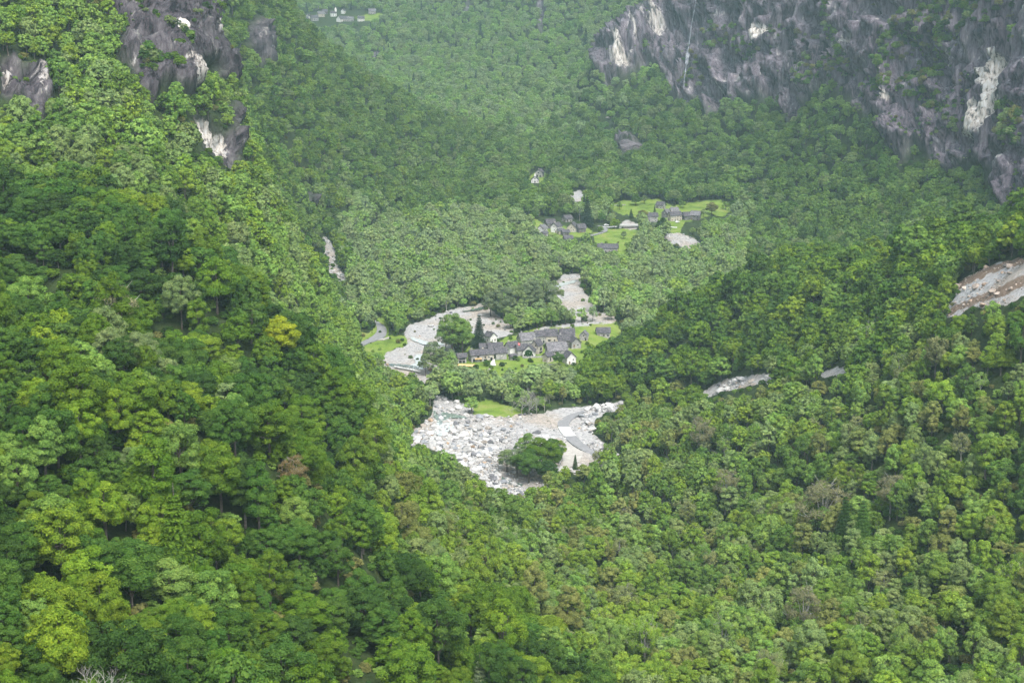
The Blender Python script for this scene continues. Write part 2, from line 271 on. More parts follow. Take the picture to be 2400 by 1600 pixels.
# ground that stays open to the eye: no crown may stand in front of it
CLEAR = [
 ([(1392,112),(1425,67),(1490,31),(1560,-100),(1700,-100),(1700,225),(1665,255),(1648,215),(1609,232),(1575,208),(1568,175),(1530,140),(1478,164),(1424,186),(1406,160)], 2050),
 ([(1700,-100),(2050,-100),(2050,240),(2012,240),(1965,190),(1930,190),(1870,255),(1856,275),(1834,215),(1755,222),(1705,228)], 1720),
 ([(2050,-100),(2600,-100),(2600,560),(2425,500),(2380,482),(2350,470),(2342,430),(2334,392),(2300,370),(2240,388),(2222,390),(2200,375),(2156,326),(2111,366),(2086,326),(2068,255)], 1400),
 ([(450,268),(478,276),(502,300),(548,322),(558,345),(552,385),(535,378),(500,362),(478,342),(480,325),(460,300)], 800),
 ([(0,135),(35,130),(60,158),(105,160),(114,230),(100,262),(88,262),(60,235),(0,205)], 620),
 ([(280,140),(335,170),(365,205),(400,190),(445,200),(480,140),(510,140),(505,90),(400,60),(310,70)], 860),
 ([(585,60),(622,58),(628,150),(592,120)], 1600),
 ([(968,1012),(1022,992),(1018,972),(1090,972),(1180,980),(1300,968),(1385,950),(1470,945),(1420,965),(1392,985),(1385,1015),(1400,1050),(1385,1075),(1345,1075),(1250,1110),(1210,1155),(1120,1110),(1080,1060),(1020,1048),(975,1035)], 760),
 ([(900,855),(905,832),(960,808),(1010,806),(1030,825),(1010,850),(985,878),(940,872)], 900),
 ([(948,778),(960,762),(1020,748),(1040,755),(1040,790),(1000,798),(955,790)], 980),
 ([(1090,740),(1110,722),(1140,720),(1180,752),(1195,775),(1150,775),(1115,760)], 1000),
 ([(1285,685),(1310,655),(1345,645),(1360,660),(1345,690),(1320,700)], 1120),
 ([(1335,460),(1362,446),(1366,468),(1345,472)], 1600),
 ([(1645,924),(1660,908),(1720,887),(1812,878),(1800,895),(1740,910),(1670,928)], 800), ([(1905,876),(1985,860),(1988,868),(1925,884)], 760),
 ([(2235,730),(2250,675),(2300,635),(2400,612),(2500,600),(2400,690),(2290,708)], 600),
 ([(762,562),(775,566),(786,595),(782,612),(807,645),(812,660),(795,655),(770,630),(762,605)], 1150),
 ([(1556,557),(1590,548),(1640,572),(1645,583),(1608,576),(1572,568)], 1300),
 ([(1458,522),(1478,516),(1500,530),(1480,537)], 1300),
 ([(1072,855),(1066,825),(1100,812),(1138,775),(1150,772),(1165,800),(1210,782),(1305,762),(1375,770),(1450,752),(1455,775),(1385,800),(1365,825),(1350,850),(1300,858),(1250,845),(1160,868),(1110,862)], 960),
 ([(842,812),(852,790),(880,770),(882,752),(898,758),(907,785),(960,800),(920,820),(880,830)], 960),
 ([(1120,950),(1140,940),(1215,960),(1220,968),(1120,965)], 780),
 ([(1260,545),(1265,522),(1320,505),(1372,525),(1420,525),(1480,540),(1485,575),(1445,590),(1400,565),(1340,548)], 1420),
 ([(1510,520),(1520,500),(1540,475),(1560,475),(1590,490),(1680,474),(1725,490),(1645,510),(1600,545),(1575,545),(1570,520)], 1650),
 ([(1440,485),(1470,472),(1530,470),(1530,490),(1480,505),(1450,498)], 1700),
 ([(1240,430),(1243,402),(1276,400),(1276,425)], 1650),
 ([(708,52),(735,30),(790,26),(880,28),(886,40),(850,52),(800,54)], 2700),
 ([(1442,346),(1450,325),(1475,320),(1498,335),(1500,348)], 1900),
 ([(1405,270),(1438,278),(1425,280)], 2000),
]
def regions(px, py, D, table, jit=4.0, seed=1):
    k = 870.0 / np.maximum(D, 200)
    q = .06 * np.maximum(1, D / 700)
    jx = (fbm(px * q, py * q, seed=seed) - .5) * jit * 3.6; jy = (fbm(px * q + 90, py * q + 7, seed=seed + 5) - .5) * jit * 2.4
    r = np.zeros(len(px))
    for it in table:
        poly, a, b = it
        xs = [p[0] for p in poly]; ys = [p[1] for p in poly]
        m = (D >= a) & (D <= b) & (px > min(xs) - 20) & (px < max(xs) + 20) & (py > min(ys) - 20) & (py < max(ys) + 20)
        ix = np.nonzero(m)[0]
        if len(ix): r[ix] = np.maximum(r[ix], inpoly(px[ix] + jx[ix], py[ix] + jy[ix], poly))
    return r

# ------------------------------------------------------------------ materials
def mat(name, base=(.5, .5, .5), rough=.9, spec=.2):
    m = bpy.data.materials.new(name); m.use_nodes = True
    b = m.node_tree.nodes['Principled BSDF']
    b.inputs['Base Color'].default_value = (*base, 1); b.inputs['Roughness'].default_value = rough
    b.inputs['Specular IOR Level'].default_value = spec
    return m, m.node_tree.nodes, m.node_tree.links, b
def ramp(ns, stops):
    r = ns.new('ShaderNodeValToRGB'); e = r.color_ramp.elements
    e[0].position, e[0].color = stops[0][0], (*stops[0][1], 1)
    e[1].position, e[1].color = stops[-1][0], (*stops[-1][1], 1)
    for p, c in stops[1:-1]:
        n = e.new(p); n.color = (*c, 1)
    return r
def noise(ns, ls, scale, detail=4, vec=None, rough=.6, dist=0):
    n = ns.new('ShaderNodeTexNoise'); n.inputs['Scale'].default_value = scale; n.inputs['Detail'].default_value = detail
    n.inputs['Roughness'].default_value = rough; n.inputs['Distortion'].default_value = dist
    if vec is not None: ls.new(vec, n.inputs['Vector'])
    return n
def mix(ns, ls, fac, a, b, mode='MIX'):
    m = ns.new('ShaderNodeMix'); m.data_type = 'RGBA'; m.blend_type = mode
    for s, v in ((m.inputs[0], fac), (m.inputs[6], a), (m.inputs[7], b)):
        if isinstance(v, (int, float)): s.default_value = v
        elif isinstance(v, tuple): s.default_value = (*v, 1)
        else: ls.new(v, s)
    return m.outputs[2]
def math_n(ns, ls, op, a, b=None, c=None):
    m = ns.new('ShaderNodeMath'); m.operation = op
    for i, v in enumerate((a, b, c)):
        if v is None: continue
        if isinstance(v, (int, float)): m.inputs[i].default_value = v
        else: ls.new(v, m.inputs[i])
    return m.outputs[0]
def attr(ns, name, kind='GEOMETRY'):
    a = ns.new('ShaderNodeAttribute'); a.attribute_name = name; a.attribute_type = kind
    return a
def mapping(ns, ls, vec, scale, rot=(0, 0, 0)):
    m = ns.new('ShaderNodeMapping'); m.inputs['Scale'].default_value = scale; m.inputs['Rotation'].default_value = rot
    ls.new(vec, m.inputs['Vector']); return m.outputs[0]

def terrain_material():
    m, ns, ls, b = mat('mountain ground', rough=.95, spec=.1)
    pos = ns.new('ShaderNodeNewGeometry').outputs['Position']
    # forest floor
    nf = noise(ns, ls, .35, 5, pos)
    floor = ramp(ns, [(.3, (.012, .020, .007)), (.55, (.030, .048, .014)), (.75, (.055, .060, .028))]); ls.new(nf.outputs[0], floor.inputs[0])
    # rock: dark violet grey gneiss, streaked down the fall line
    vst = mapping(ns, ls, pos, (.13, .09, .024), (0, R(-22), 0))
    n1 = noise(ns, ls, 1.0, 7, vst, .68, .6)
    n2 = noise(ns, ls, .035, 5, pos)
    vst2 = mapping(ns, ls, pos, (.42, .3, .06), (0, R(-18), 0))
    n3 = noise(ns, ls, 1.0, 6, vst2, .7)
    rk = ramp(ns, [(.06, (.018, .015, .020)), (.26, (.074, .061, .076)), (.50, (.138, .116, .140)), (.76, (.215, .188, .210)), (.90, (.42, .39, .37))])
    s = math_n(ns, ls, 'ADD', math_n(ns, ls, 'MULTIPLY', math_n(ns, ls, 'SUBTRACT', n3.outputs[0], .5), 1.15), math_n(ns, ls, 'MULTIPLY', math_n(ns, ls, 'SUBTRACT', n1.outputs[0], .5), 1.7))
    s = math_n(ns, ls, 'ADD', s, math_n(ns, ls, 'MULTIPLY_ADD', math_n(ns, ls, 'SUBTRACT', n2.outputs[0], .5), 1.1, .50))
    crack = math_n(ns, ls, 'ABSOLUTE', math_n(ns, ls, 'SUBTRACT', noise(ns, ls, .8, 6, vst, .62, .9).outputs[0], .5))
    ck = ns.new('ShaderNodeClamp'); ls.new(math_n(ns, ls, 'MULTIPLY', crack, 22.0), ck.inputs[0])
    ls.new(math_n(ns, ls, 'SUBTRACT', s, math_n(ns, ls, 'MULTIPLY', math_n(ns, ls, 'SUBTRACT', 1.0, ck.outputs[0]), .30)), rk.inputs[0])
    dk = attr(ns, 'left_shade').outputs['Fac']     # shade put into the colour: left walls darkened against the sun they face
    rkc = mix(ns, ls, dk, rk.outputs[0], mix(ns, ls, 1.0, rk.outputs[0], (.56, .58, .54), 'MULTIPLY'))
    # pale, fresh or washed rock
    pl = ramp(ns, [(.36, (.05, .05, .055)), (.43, (.24, .22, .20)), (.50, (.52, .46, .40)), (.60, (.64, .62, .60))])
    ls.new(n3.outputs[0], pl.inputs[0])
    pale = attr(ns, 'pale').outputs['Fac']
    pf = math_n(ns, ls, 'SUBTRACT', math_n(ns, ls, 'MULTIPLY_ADD', math_n(ns, ls, 'ADD', n1.outputs[0], n3.outputs[0]), 1.3, pale), 1.78)
    pfc = ns.new('ShaderNodeClamp'); ls.new(math_n(ns, ls, 'MULTIPLY', pf, 4.0), pfc.inputs[0])
    rock = mix(ns, ls, math_n(ns, ls, 'MULTIPLY', pfc.outputs[0], pale), rkc, pl.outputs[0])
    # moss and turf on the rock
    nm = noise(ns, ls, .09, 7, pos, .7)
    mg = ramp(ns, [(.64, (0, 0, 0)), (.74, (.5, .5, .5))]); ls.new(nm.outputs[0], mg.inputs[0])
    moss = ramp(ns, [(.35, (.05, .075, .018)), (.6, (.12, .115, .04))]); ls.new(n1.outputs[0], moss.inputs[0])
    rock = mix(ns, ls, math_n(ns, ls, 'MULTIPLY', mg.outputs[0], math_n(ns, ls, 'SUBTRACT', 1.0, pale)), rock, moss.outputs[0])
    # gravel
    ng = noise(ns, ls, .55, 8, pos, .75)
    gv = ramp(ns, [(.30, (.17, .16, .15)), (.42, (.27, .262, .25)), (.55, (.38, .368, .355)), (.72, (.50, .49, .475))]); ls.new(ng.outputs[0], gv.inputs[0])
    nb = noise(ns, ls, .03, 4, pos)
    gt = ramp(ns, [(.45, (.92, .93, .96)), (.6, (.90, .82, .74))]); ls.new(nb.outputs[0], gt.inputs[0])
    grav = mix(ns, ls, 1.0, gv.outputs[0], gt.outputs[0], 'MULTIPLY')
    # grass
    n4 = noise(ns, ls, .08, 6, pos, .65)
    gr = ramp(ns, [(.32, (.075, .120, .022)), (.48, (.130, .200, .030)), (.60, (.175, .220, .050)), (.72, (.20, .19, .08))]); ls.new(n4.outputs[0], gr.inputs[0])
    ne = noise(ns, ls, .22, 6, pos, .7)
    def edge(nm, k=1.0):
        a = math_n(ns, ls, 'MULTIPLY_ADD', math_n(ns, ls, 'SUBTRACT', ne.outputs[0], .5), 1.3 * k, attr(ns, nm).outputs['Fac'])
        cl = ns.new('ShaderNodeClamp'); ls.new(math_n(ns, ls, 'MULTIPLY', math_n(ns, ls, 'SUBTRACT', a, .42), 7.0), cl.inputs[0]); return cl.outputs[0]
    c = floor.outputs[0]
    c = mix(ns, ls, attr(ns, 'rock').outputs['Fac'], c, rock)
    c = mix(ns, ls, edge('grass'), c, gr.outputs[0])
    c = mix(ns, ls, edge('gravel'), c, grav)
    bn = ramp(ns, [(.3, (.10, .07, .05)), (.7, (.22, .16, .12))]); ls.new(ng.outputs[0], bn.inputs[0])
    c = mix(ns, ls, edge('brown'), c, bn.outputs[0])
    ls.new(c, b.inputs['Base Color'])
    bump = ns.new('ShaderNodeBump'); bump.inputs['Strength'].default_value = .9; bump.inputs['Distance'].default_value = 2.5
    ls.new(math_n(ns, ls, 'ADD', math_n(ns, ls, 'MULTIPLY', n3.outputs[0], attr(ns, 'rock').outputs['Fac']), math_n(ns, ls, 'MULTIPLY', ng.outputs[0], .25)), bump.inputs['Height'])
    ls.new(bump.outputs[0], b.inputs['Normal'])
    return m
def leaf_material():
    m, ns, ls, b = mat('foliage', rough=.75, spec=.12)
    t = attr(ns, 'tint', 'INSTANCER')
    g = attr(ns, 'shade')
    pos = ns.new('ShaderNodeNewGeometry')
    hs = ns.new('ShaderNodeHueSaturation')
    ls.new(t.outputs['Color'], hs.inputs['Color'])
    ls.new(math_n(ns, ls, 'MULTIPLY_ADD', g.outputs['Fac'], .9, .55), hs.inputs['Value'])
    ls.new(math_n(ns, ls, 'MULTIPLY_ADD', g.outputs['Fac'], -.05, .525), hs.inputs['Hue'])
    ls.new(hs.outputs[0], b.inputs['Base Color'])
    tr = ns.new('ShaderNodeBsdfTranslucent'); ls.new(hs.outputs[0], tr.inputs[0])
    mx = ns.new('ShaderNodeMixShader'); mx.inputs[0].default_value = .25
    ls.new(b.outputs[0], mx.inputs[1]); ls.new(tr.outputs[0], mx.inputs[2])
    ls.new(mx.outputs[0], ns['Material Output'].inputs[0])
    return m
M_TERR = terrain_material()
M_LEAF = leaf_material()
def simple(name, lo, hi, scale, rough=.9, bump=0, spec=.2, detail=5):
    m, ns, ls, b = mat(name, rough=rough, spec=spec)
    co = ns.new('ShaderNodeTexCoord').outputs['Object']
    n = noise(ns, ls, scale, detail, co, .65)
    r = ramp(ns, [(.32, lo), (.68, hi)]); ls.new(n.outputs[0], r.inputs[0]); ls.new(r.outputs[0], b.inputs['Base Color'])
    if bump:
        bp = ns.new('ShaderNodeBump'); bp.inputs['Strength'].default_value = bump; bp.inputs['Distance'].default_value = .2
        ls.new(n.outputs[0], bp.inputs['Height']); ls.new(bp.outputs[0], b.inputs['Normal'])
    return m
M_BARK = simple('bark', (.06, .05, .04), (.16, .14, .12), 2.0)
M_PALEBARK = simple('pale bark', (.17, .165, .145), (.36, .35, .32), 2.0)

# ------------------------------------------------------------------ object helpers
def link(o): scene.collection.objects.link(o); return o
def mesh_np(name, V, Fc, mats, mat_idx=None, attrs=None, smooth=False, quads=True):
    me = bpy.data.meshes.new(name)
    V = np.asarray(V, np.float32); Fc = np.asarray(Fc, np.int32); k = Fc.shape[1]
    me.vertices.add(len(V)); me.vertices.foreach_set('co', V.ravel())
    me.loops.add(Fc.size); me.loops.foreach_set('vertex_index', Fc.ravel())
    me.polygons.add(len(Fc))
    me.polygons.foreach_set('loop_start', np.arange(0, Fc.size, k, dtype=np.int32))
    me.polygons.foreach_set('loop_total', np.full(len(Fc), k, np.int32))
    for mm in mats: me.materials.append(mm)
    if mat_idx is not None: me.polygons.foreach_set('material_index', np.asarray(mat_idx, np.int32))
    me.polygons.foreach_set('use_smooth', np.full(len(Fc), smooth))
    for an, av in (attrs or {}).items():
        at = me.attributes.new(an, 'FLOAT', 'POINT'); at.data.foreach_set('value', np.asarray(av, np.float32))
    me.update(); me.validate()
    return me
def obj(name, me, parent=None, loc=(0, 0, 0), **props):
    o = bpy.data.objects.new(name, me); link(o); o.location = loc
    if parent: o.parent = parent
    for k, v in props.items(): o[k] = v
    return o
def empty(name, loc, rz=0, **props):
    o = bpy.data.objects.new(name, None); link(o); o.location = loc; o.rotation_euler = (0, 0, rz)
    o.empty_display_size = 1
    for k, v in props.items(): o[k] = v
    return o

# ------------------------------------------------------------------ terrain mesh: rows follow what the eye resolves
def build_terrain():
    pcol = np.concatenate([np.arange(-1200, -40, 14), np.arange(-40, 2440, 3.6), np.arange(2440, 3600, 14)])
    us = (pcol - 1200) / F * 1.0
    NR = 640
    Dfine = np.exp(np.linspace(math.log(42), math.log(4900), 2600))
    V = np.zeros((NR, len(us), 3))
    # one common set of rows, weighted by the mean picture height each step covers
    Ug, Dg = np.meshgrid(us[::12], Dfine)
    Hh = height(Ug.ravel(), Dg.ravel()).reshape(Ug.shape)
    _, PY = project(Ug * Dg, Dg, Hh)
    vis = np.where((PY[:-1] < 1750) & (PY[:-1] > -150), 1.0, .15)
    step = np.abs(np.diff(PY, axis=0)) * vis + 1800 * np.diff(np.log(Dfine))[:, None] * .35
    cum = np.vstack([np.zeros(step.shape[1]), np.cumsum(step, 0)])
    cum /= cum[-1]
    # per column resampling, interpolated between the sample columns
    rows = np.stack([np.interp(np.linspace(0, 1, NR), cum[:, i], np.log(Dfine)) for i in range(cum.shape[1])], 1)
    for _ in range(6):
        rows[:, 1:-1] = .25 * rows[:, :-2] + .5 * rows[:, 1:-1] + .25 * rows[:, 2:]
    sc = us[::12]
    L = np.stack([np.interp(us, sc, rows[r]) for r in range(NR)])
    D = np.exp(L); U = np.broadcast_to(us, D.shape)
    Z = height(U.ravel(), D.ravel()).reshape(D.shape); X = U * D; Y = D.copy()
    PX, PY = project(X, Y, Z)
    fx, fy, fD = PX.ravel(), PY.ravel(), D.ravel()
    rock = regions(fx, fy, fD, ROCK, 7, 1).reshape(D.shape)
    grav = regions(fx, fy, fD, GRAVEL, 3, 2).reshape(D.shape)
    grass = regions(fx, fy, fD, GRASS, 6, 3).reshape(D.shape)
    brown = regions(fx, fy, fD, BROWN, 3, 9).reshape(D.shape)
    pale = np.zeros(D.size)
    jx = (fbm(fx * .09, fy * .05, seed=31) - .5) * 44; jy = (fbm(fx * .09 + 50, fy * .05, seed=33) - .5) * 44
    for poly, v in PALE:
        pale = np.maximum(pale, inpoly(fx + jx, fy + jy, poly) * v)
    pale = pale.reshape(D.shape) * (rock > 0)
    def blur(a, n=1):
        for _ in range(n):
            a = a.copy(); a[:, 1:-1] = .25 * a[:, :-2] + .5 * a[:, 1:-1] + .25 * a[:, 2:]
            a[1:-1] = .25 * a[:-2] + .5 * a[1:-1] + .25 * a[2:]
        return a
    rs = blur(rock, 3)
    # relief: buttresses, ribs and ledges stand out of the walls along the slope's normal
    dXu = np.gradient(X, axis=1); dYu = np.gradient(Y, axis=1); dZu = np.gradient(Z, axis=1)
    dXr = np.gradient(X, axis=0); dYr = np.gradient(Y, axis=0); dZr = np.gradient(Z, axis=0)
    nx = dYu * dZr - dZu * dYr; ny = dZu * dXr - dXu * dZr; nz = dXu * dYr - dYu * dXr
    ln = np.sqrt(nx ** 2 + ny ** 2 + nz ** 2) + 1e-9; nx /= ln; ny /= ln; nz /= ln
    sg = np.sign(nz); nx *= sg; ny *= sg; nz *= sg
    lean = X + .28 * Z
    rib = 1 - np.abs(2 * fbm(lean / 26, Y / 40, Z / 95, seed=5, octv=5) - 1)
    fine = 1 - np.abs(2 * fbm(lean / 6.5, Y / 9, Z / 24, seed=8, octv=4) - 1)
    ledge = fbm(lean / 60, Y / 60, Z / 14, seed=12, octv=4)
    amp = rs * np.clip(D / 900, .5, 1.6)
    disp = amp * ((rib - .75) * 44 + (fine - .75) * np.where(D > 900, 8, 14) + (ledge - .5) * 15)
    low = (fbm(X / 45, Y / 45, seed=21, octv=4) - .5) * 3.0 * (1 - blur(np.maximum(grav, grass), 3)) * (1 - rs)
    bed = blur(grav, 1) * ((fbm(X / 9, Y / 9, seed=22, octv=4) - .5) * 1.6)
    X = X + nx * disp; Y = Y + ny * disp; Z = Z + nz * disp + low + bed
    NRr, NC = X.shape
    idx = np.arange(NRr * NC).reshape(NRr, NC)
    Fq = np.stack([idx[:-1, :-1], idx[:-1, 1:], idx[1:, 1:], idx[1:, :-1]], -1).reshape(-1, 4)
    me = mesh_np('ground', np.stack([X, Y, Z], -1).reshape(-1, 3), Fq, [M_TERR], None,
                 dict(rock=rs.ravel(), pale=blur(pale, 1).ravel(), gravel=blur(grav, 1).ravel(), grass=blur(grass, 1).ravel(), brown=blur(brown, 1).ravel(), left_shade=(PX < 800).astype(float).ravel()), smooth=True)
    o = obj('terrain', me, kind='structure')
    return X, Y, Z, PX, PY, D, rs, pale
GX, GY, GZ, GPX, GPY, GD, GROCK, GPALE = build_terrain()

# ------------------------------------------------------------------ trees
def quads_at(P, N, size, asp=.8):
    """leaf clump quads centred at P with normals N"""
    n = len(P)
    N = N / (np.linalg.norm(N, axis=1, keepdims=True) + 1e-9)
    r = rng.normal(size=(n, 3)); t = np.cross(N, r); t /= np.linalg.norm(t, axis=1, keepdims=True) + 1e-9
    b = np.cross(N, t)
    s = size[:, None]
    a0 = P - t * s; a1 = P - b * s * asp + N * s * .15; a2 = P + t * s; a3 = P + b * s * asp - N * s * .1
    V = np.stack([a0, a1, a2, a3], 1).reshape(-1, 3)
    return V, np.arange(4 * n).reshape(n, 4)
def tube(p0, p1, r0, r1, n=5):
    p0 = np.array(p0, float); p1 = np.array(p1, float); d = p1 - p0; d /= np.linalg.norm(d) + 1e-9
    a = np.cross(d, (0, 0, 1.0) if abs(d[2]) < .9 else (1.0, 0, 0)); a /= np.linalg.norm(a); b = np.cross(d, a)
    th = np.arange(n) * 2 * math.pi / n
    ring = np.cos(th)[:, None] * a + np.sin(th)[:, None] * b
    V = np.vstack([p0 + ring * r0, p1 + ring * r1])
    Fq = [[i, (i + 1) % n, n + (i + 1) % n, n + i] for i in range(n)]
    return V, np.array(Fq)
def join(parts):
    V = []; Fc = []; o = 0
    for v, fq in parts:
        V.append(v); Fc.append(fq + o); o += len(v)
    return np.vstack(V), np.vstack(Fc)
def broadleaf(seed, nleaf, lsize, H=12.0, Rc=4.4, base=.28, nb=34, flat=.6, open_=0.0, narrow=1.0, twigs=0):
    """returns (crown V,F,shade), (wood V,F)"""
    g = np.random.default_rng(seed)
    cz = H * (base + 1) / 2; hz = H * (1 - base) / 2
    C = []; RR = []
    tries = 0
    while len(C) < nb and tries < 4000:
        tries += 1
        d = g.normal(size=3); d /= np.linalg.norm(d)
        if d[2] < -.55: continue
        k = g.uniform(.45, 1.0) ** .5
        wob = 1 + .30 * math.sin(2 * math.atan2(d[1], d[0]) + seed) * (.5 - d[2] * .5) + .20 * math.sin(3 * math.atan2(d[1], d[0]) + seed * 2) + .14 * math.sin(5 * math.atan2(d[1], d[0]) + 2 * seed)
        c = np.array([d[0] * (Rc - .9) * k * wob * narrow, d[1] * (Rc - .9) * k * wob * narrow, cz + d[2] * (hz - .8) * k])
        r = g.uniform(.65, 1.75) * Rc / 4.4
        if all(np.linalg.norm((c - q) * (1, 1, 1.5)) > .62 * (r + s) * .9 for q, s in zip(C, RR)):
            C.append(c); RR.append(r)
    C = np.array(C); RR = np.array(RR); nb = len(C)
    w = RR ** 2; pick = g.choice(nb, nleaf, p=w / w.sum())
    d = g.normal(size=(nleaf, 3)); d /= np.linalg.norm(d, axis=1, keepdims=True)
    d[:, 2] = np.where(d[:, 2] < -.5, -d[:, 2] * .8, d[:, 2])
    out = C[pick] - np.array([0, 0, cz - hz * .3]); out /= np.linalg.norm(out, axis=1, keepdims=True) + 1e-6
    d = d + out * .55; d /= np.linalg.norm(d, axis=1, keepdims=True)
    rad = RR[pick] * g.uniform(.70, 1.12, nleaf)
    P = C[pick] + d * rad[:, None] * np.array([1, 1, flat])
    N = d * np.array([1, 1, 1.4]) + g.normal(size=(nleaf, 3)) * .36
    V, Fq = quads_at(P, N, lsize * g.uniform(.6, 1.3, nleaf))
    bough = g.uniform(.0, 1, nb)
    sh = np.clip(.5 + (bough[pick] - .5) * .35 + g.normal(0, .16, nleaf), 0, 1)
    parts = [tube((0, 0, -1.5), (0, 0, H * .45), .30, .2), tube((0, 0, H * .45), (g.uniform(-.4, .4), g.uniform(-.4, .4), H * .85), .2, .06)]
    for i in g.choice(nb, min(nb, 9), replace=False):
        parts.append(tube((0, 0, H * g.uniform(.25, .55)), C[i], .12, .04, 4))
    for i in range(twigs):
        a = C[g.integers(nb)]; dd = g.normal(size=3); dd[2] = abs(dd[2]) + .6; dd /= np.linalg.norm(dd)
        parts.append(tube(a, a + dd * g.uniform(1.2, 2.6), .045, .015, 3) if False else tube(a, a + dd * g.uniform(1.2, 2.6), .05, .02, 4))
    return (V, Fq, np.repeat(sh, 4)), join(parts)
def conifer(seed, nleaf, lsize, H=18.0, Rb=3.4):
    g = np.random.default_rng(seed)
    tiers = 17
    k = g.uniform(.04, 1, nleaf) ** .62           # 1 at foot, 0 at tip
    tier = np.floor(k * tiers) / tiers; fr = k * tiers - np.floor(k * tiers)
    th = g.uniform(0, 2 * math.pi, nleaf)
    star = .72 + .28 * np.cos(th * 7 + tier * 40) ** 2
    rr = Rb * (tier + .06) * star * np.sqrt(g.uniform(.08, 1, nleaf))
    z = H * (1 - .93 * (tier + .5 / tiers)) - rr * .35 + g.uniform(-.25, .25, nleaf)
    P = np.stack([rr * np.cos(th), rr * np.sin(th), z], 1)
    N = np.stack([np.cos(th) * .5, np.sin(th) * .5, np.full(nleaf, .9)], 1) + g.normal(size=(nleaf, 3)) * .35
    V, Fq = quads_at(P, N, lsize * g.uniform(.6, 1.2, nleaf), .5)
    sh = np.clip(.45 + g.normal(0, .16, nleaf), 0, 1)
    return (V, Fq, np.repeat(sh, 4)), join([tube((0, 0, -1.5), (0, 0, H * .97), .3, .04)])
def bare(seed, H=10.0):
    g = np.random.default_rng(seed); parts = []
    def grow(p, d, L, r, lv):
        q = p + d * L; parts.append(tube(p, q, r, r * .65, 4))
        if lv == 0: return
        for _ in range(3 if lv > 1 else 2):
            e = d + g.normal(size=3) * .55; e[2] += .12; e /= np.linalg.norm(e)
            grow(q, e, L * g.uniform(.62, .85), r * .6, lv - 1)
    grow(np.array([0, 0, -1.0]), np.array([0, 0, 1.0]), H * .33, .17, 5)
    return join(parts)

def variety(kind, seed, lod):
    n, s = {0: (15000, .155), 1: (5200, .27), 2: (1500, .50)}[lod]
    if kind == 'round':   return broadleaf(seed, n, s, 12, 4.4, .14, 46, .85)
    if kind == 'layered': return broadleaf(seed, n, s, 12.5, 4.8, .14, 50, .74)
    if kind == 'tall':    return broadleaf(seed, n, s, 15, 3.7, .16, 42, .9)
    if kind == 'airy':    return broadleaf(seed, int(n * .75), s * .9, 13, 4.0, .14, 40, .95, twigs=14)
    if kind == 'budding': return broadleaf(seed, int(n * .42), s * .8, 12.5, 4.0, .22, 34, .9, twigs=60)
    if kind == 'spruce':  return conifer(seed, int(n * .9), s * 1.1)
KINDS = ['round', 'round', 'layered', 'layered', 'tall', 'airy', 'airy', 'budding', 'spruce', 'round']
PROTO = {}      # lod -> list of (crown mesh, wood mesh)
for lod in (0, 1, 2):
    PROTO[lod] = []
    for i, k in enumerate(KINDS):
        (cv, cf, sh), (wv, wf) = variety(k, 11 + i * 7 + lod * 100, lod)
        wm = M_PALEBARK if k == 'budding' else M_BARK
        if lod == 0:
            PROTO[0].append((mesh_np('crown', cv, cf, [M_LEAF], None, dict(shade=sh)), mesh_np('trunk', wv, wf, [wm])))
        V = np.vstack([cv, wv]); Fq = np.vstack([cf, wf + len(cv)])
        me = mesh_np('tree', V, Fq, [M_LEAF, wm], np.r_[np.zeros(len(cf), int), np.ones(len(wf), int)], dict(shade=np.r_[sh, np.zeros(len(wv))]))
        PROTO[lod].append(me) if lod else None

# palette of leaf colours (linear, as they are in daylight)
C = {
 'deep': (.032, .075, .012), 'mid': (.060, .130, .018), 'rich': (.090, .165, .012), 'bright': (.150, .235, .016), 'lime': (.230, .280, .012),
 'fresh': (.145, .245, .045), 'soft': (.165, .225, .080), 'grey': (.150, .200, .095), 'olive': (.165, .170, .050), 'brown': (.175, .178, .085), 'rust': (.160, .125, .050),
 'blue': (.050, .110, .050), 'needle': (.018, .042, .018),
}
def zone_of(px, py, D):
    """name of the stretch of wood"""
    z = np.full(len(px), 'floor', dtype='U8')
    z[(D < 385)] = 'near'
    z[(D < 420) & (px > 1150 + (py - 1350) * .9)] = 'rfore'
    z[(D >= 385) & (D < 500) & (px < 1000)] = 'dark'
    z[(D >= 500) & (D < 905) & (px < 1000)] = 'light'
    z[(D >= 385) & (D < 640) & (px >= 1000)] = 'rfore'
    z[(D >= 330) & (D < 430) & (px >= 850) & (px < 1150)] = 'mixed'
    # distance of the side stream for each picture column
    ch = np.interp(px, [1350, 1500, 1640, 1770, 1900, 2160, 2300, 2400, 2800], [750, 740, 712, 672, 640, 562, 525, 500, 430])
    z[(px > 1350) & (D > ch) & (D < 905)] = 'lobe'
    z[(px > 1000) & (D >= 600) & (D < 905) & (D <= ch)] = 'rfore'
    z[(D >= 905) & (px < 800)] = 'lslope'
    z[(D >= 1250) & (px < 1130)] = 'lslope'
    z[(D >= 905) & (D < 1290) & (px >= 800)] = 'floor'
    z[(D >= 1290) & (D < 1800) & (px >= 1130)] = 'knoll'
    z[(D >= 905) & (px > 1750) & (D < 1800)] = 'talus'
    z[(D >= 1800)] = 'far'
    return z
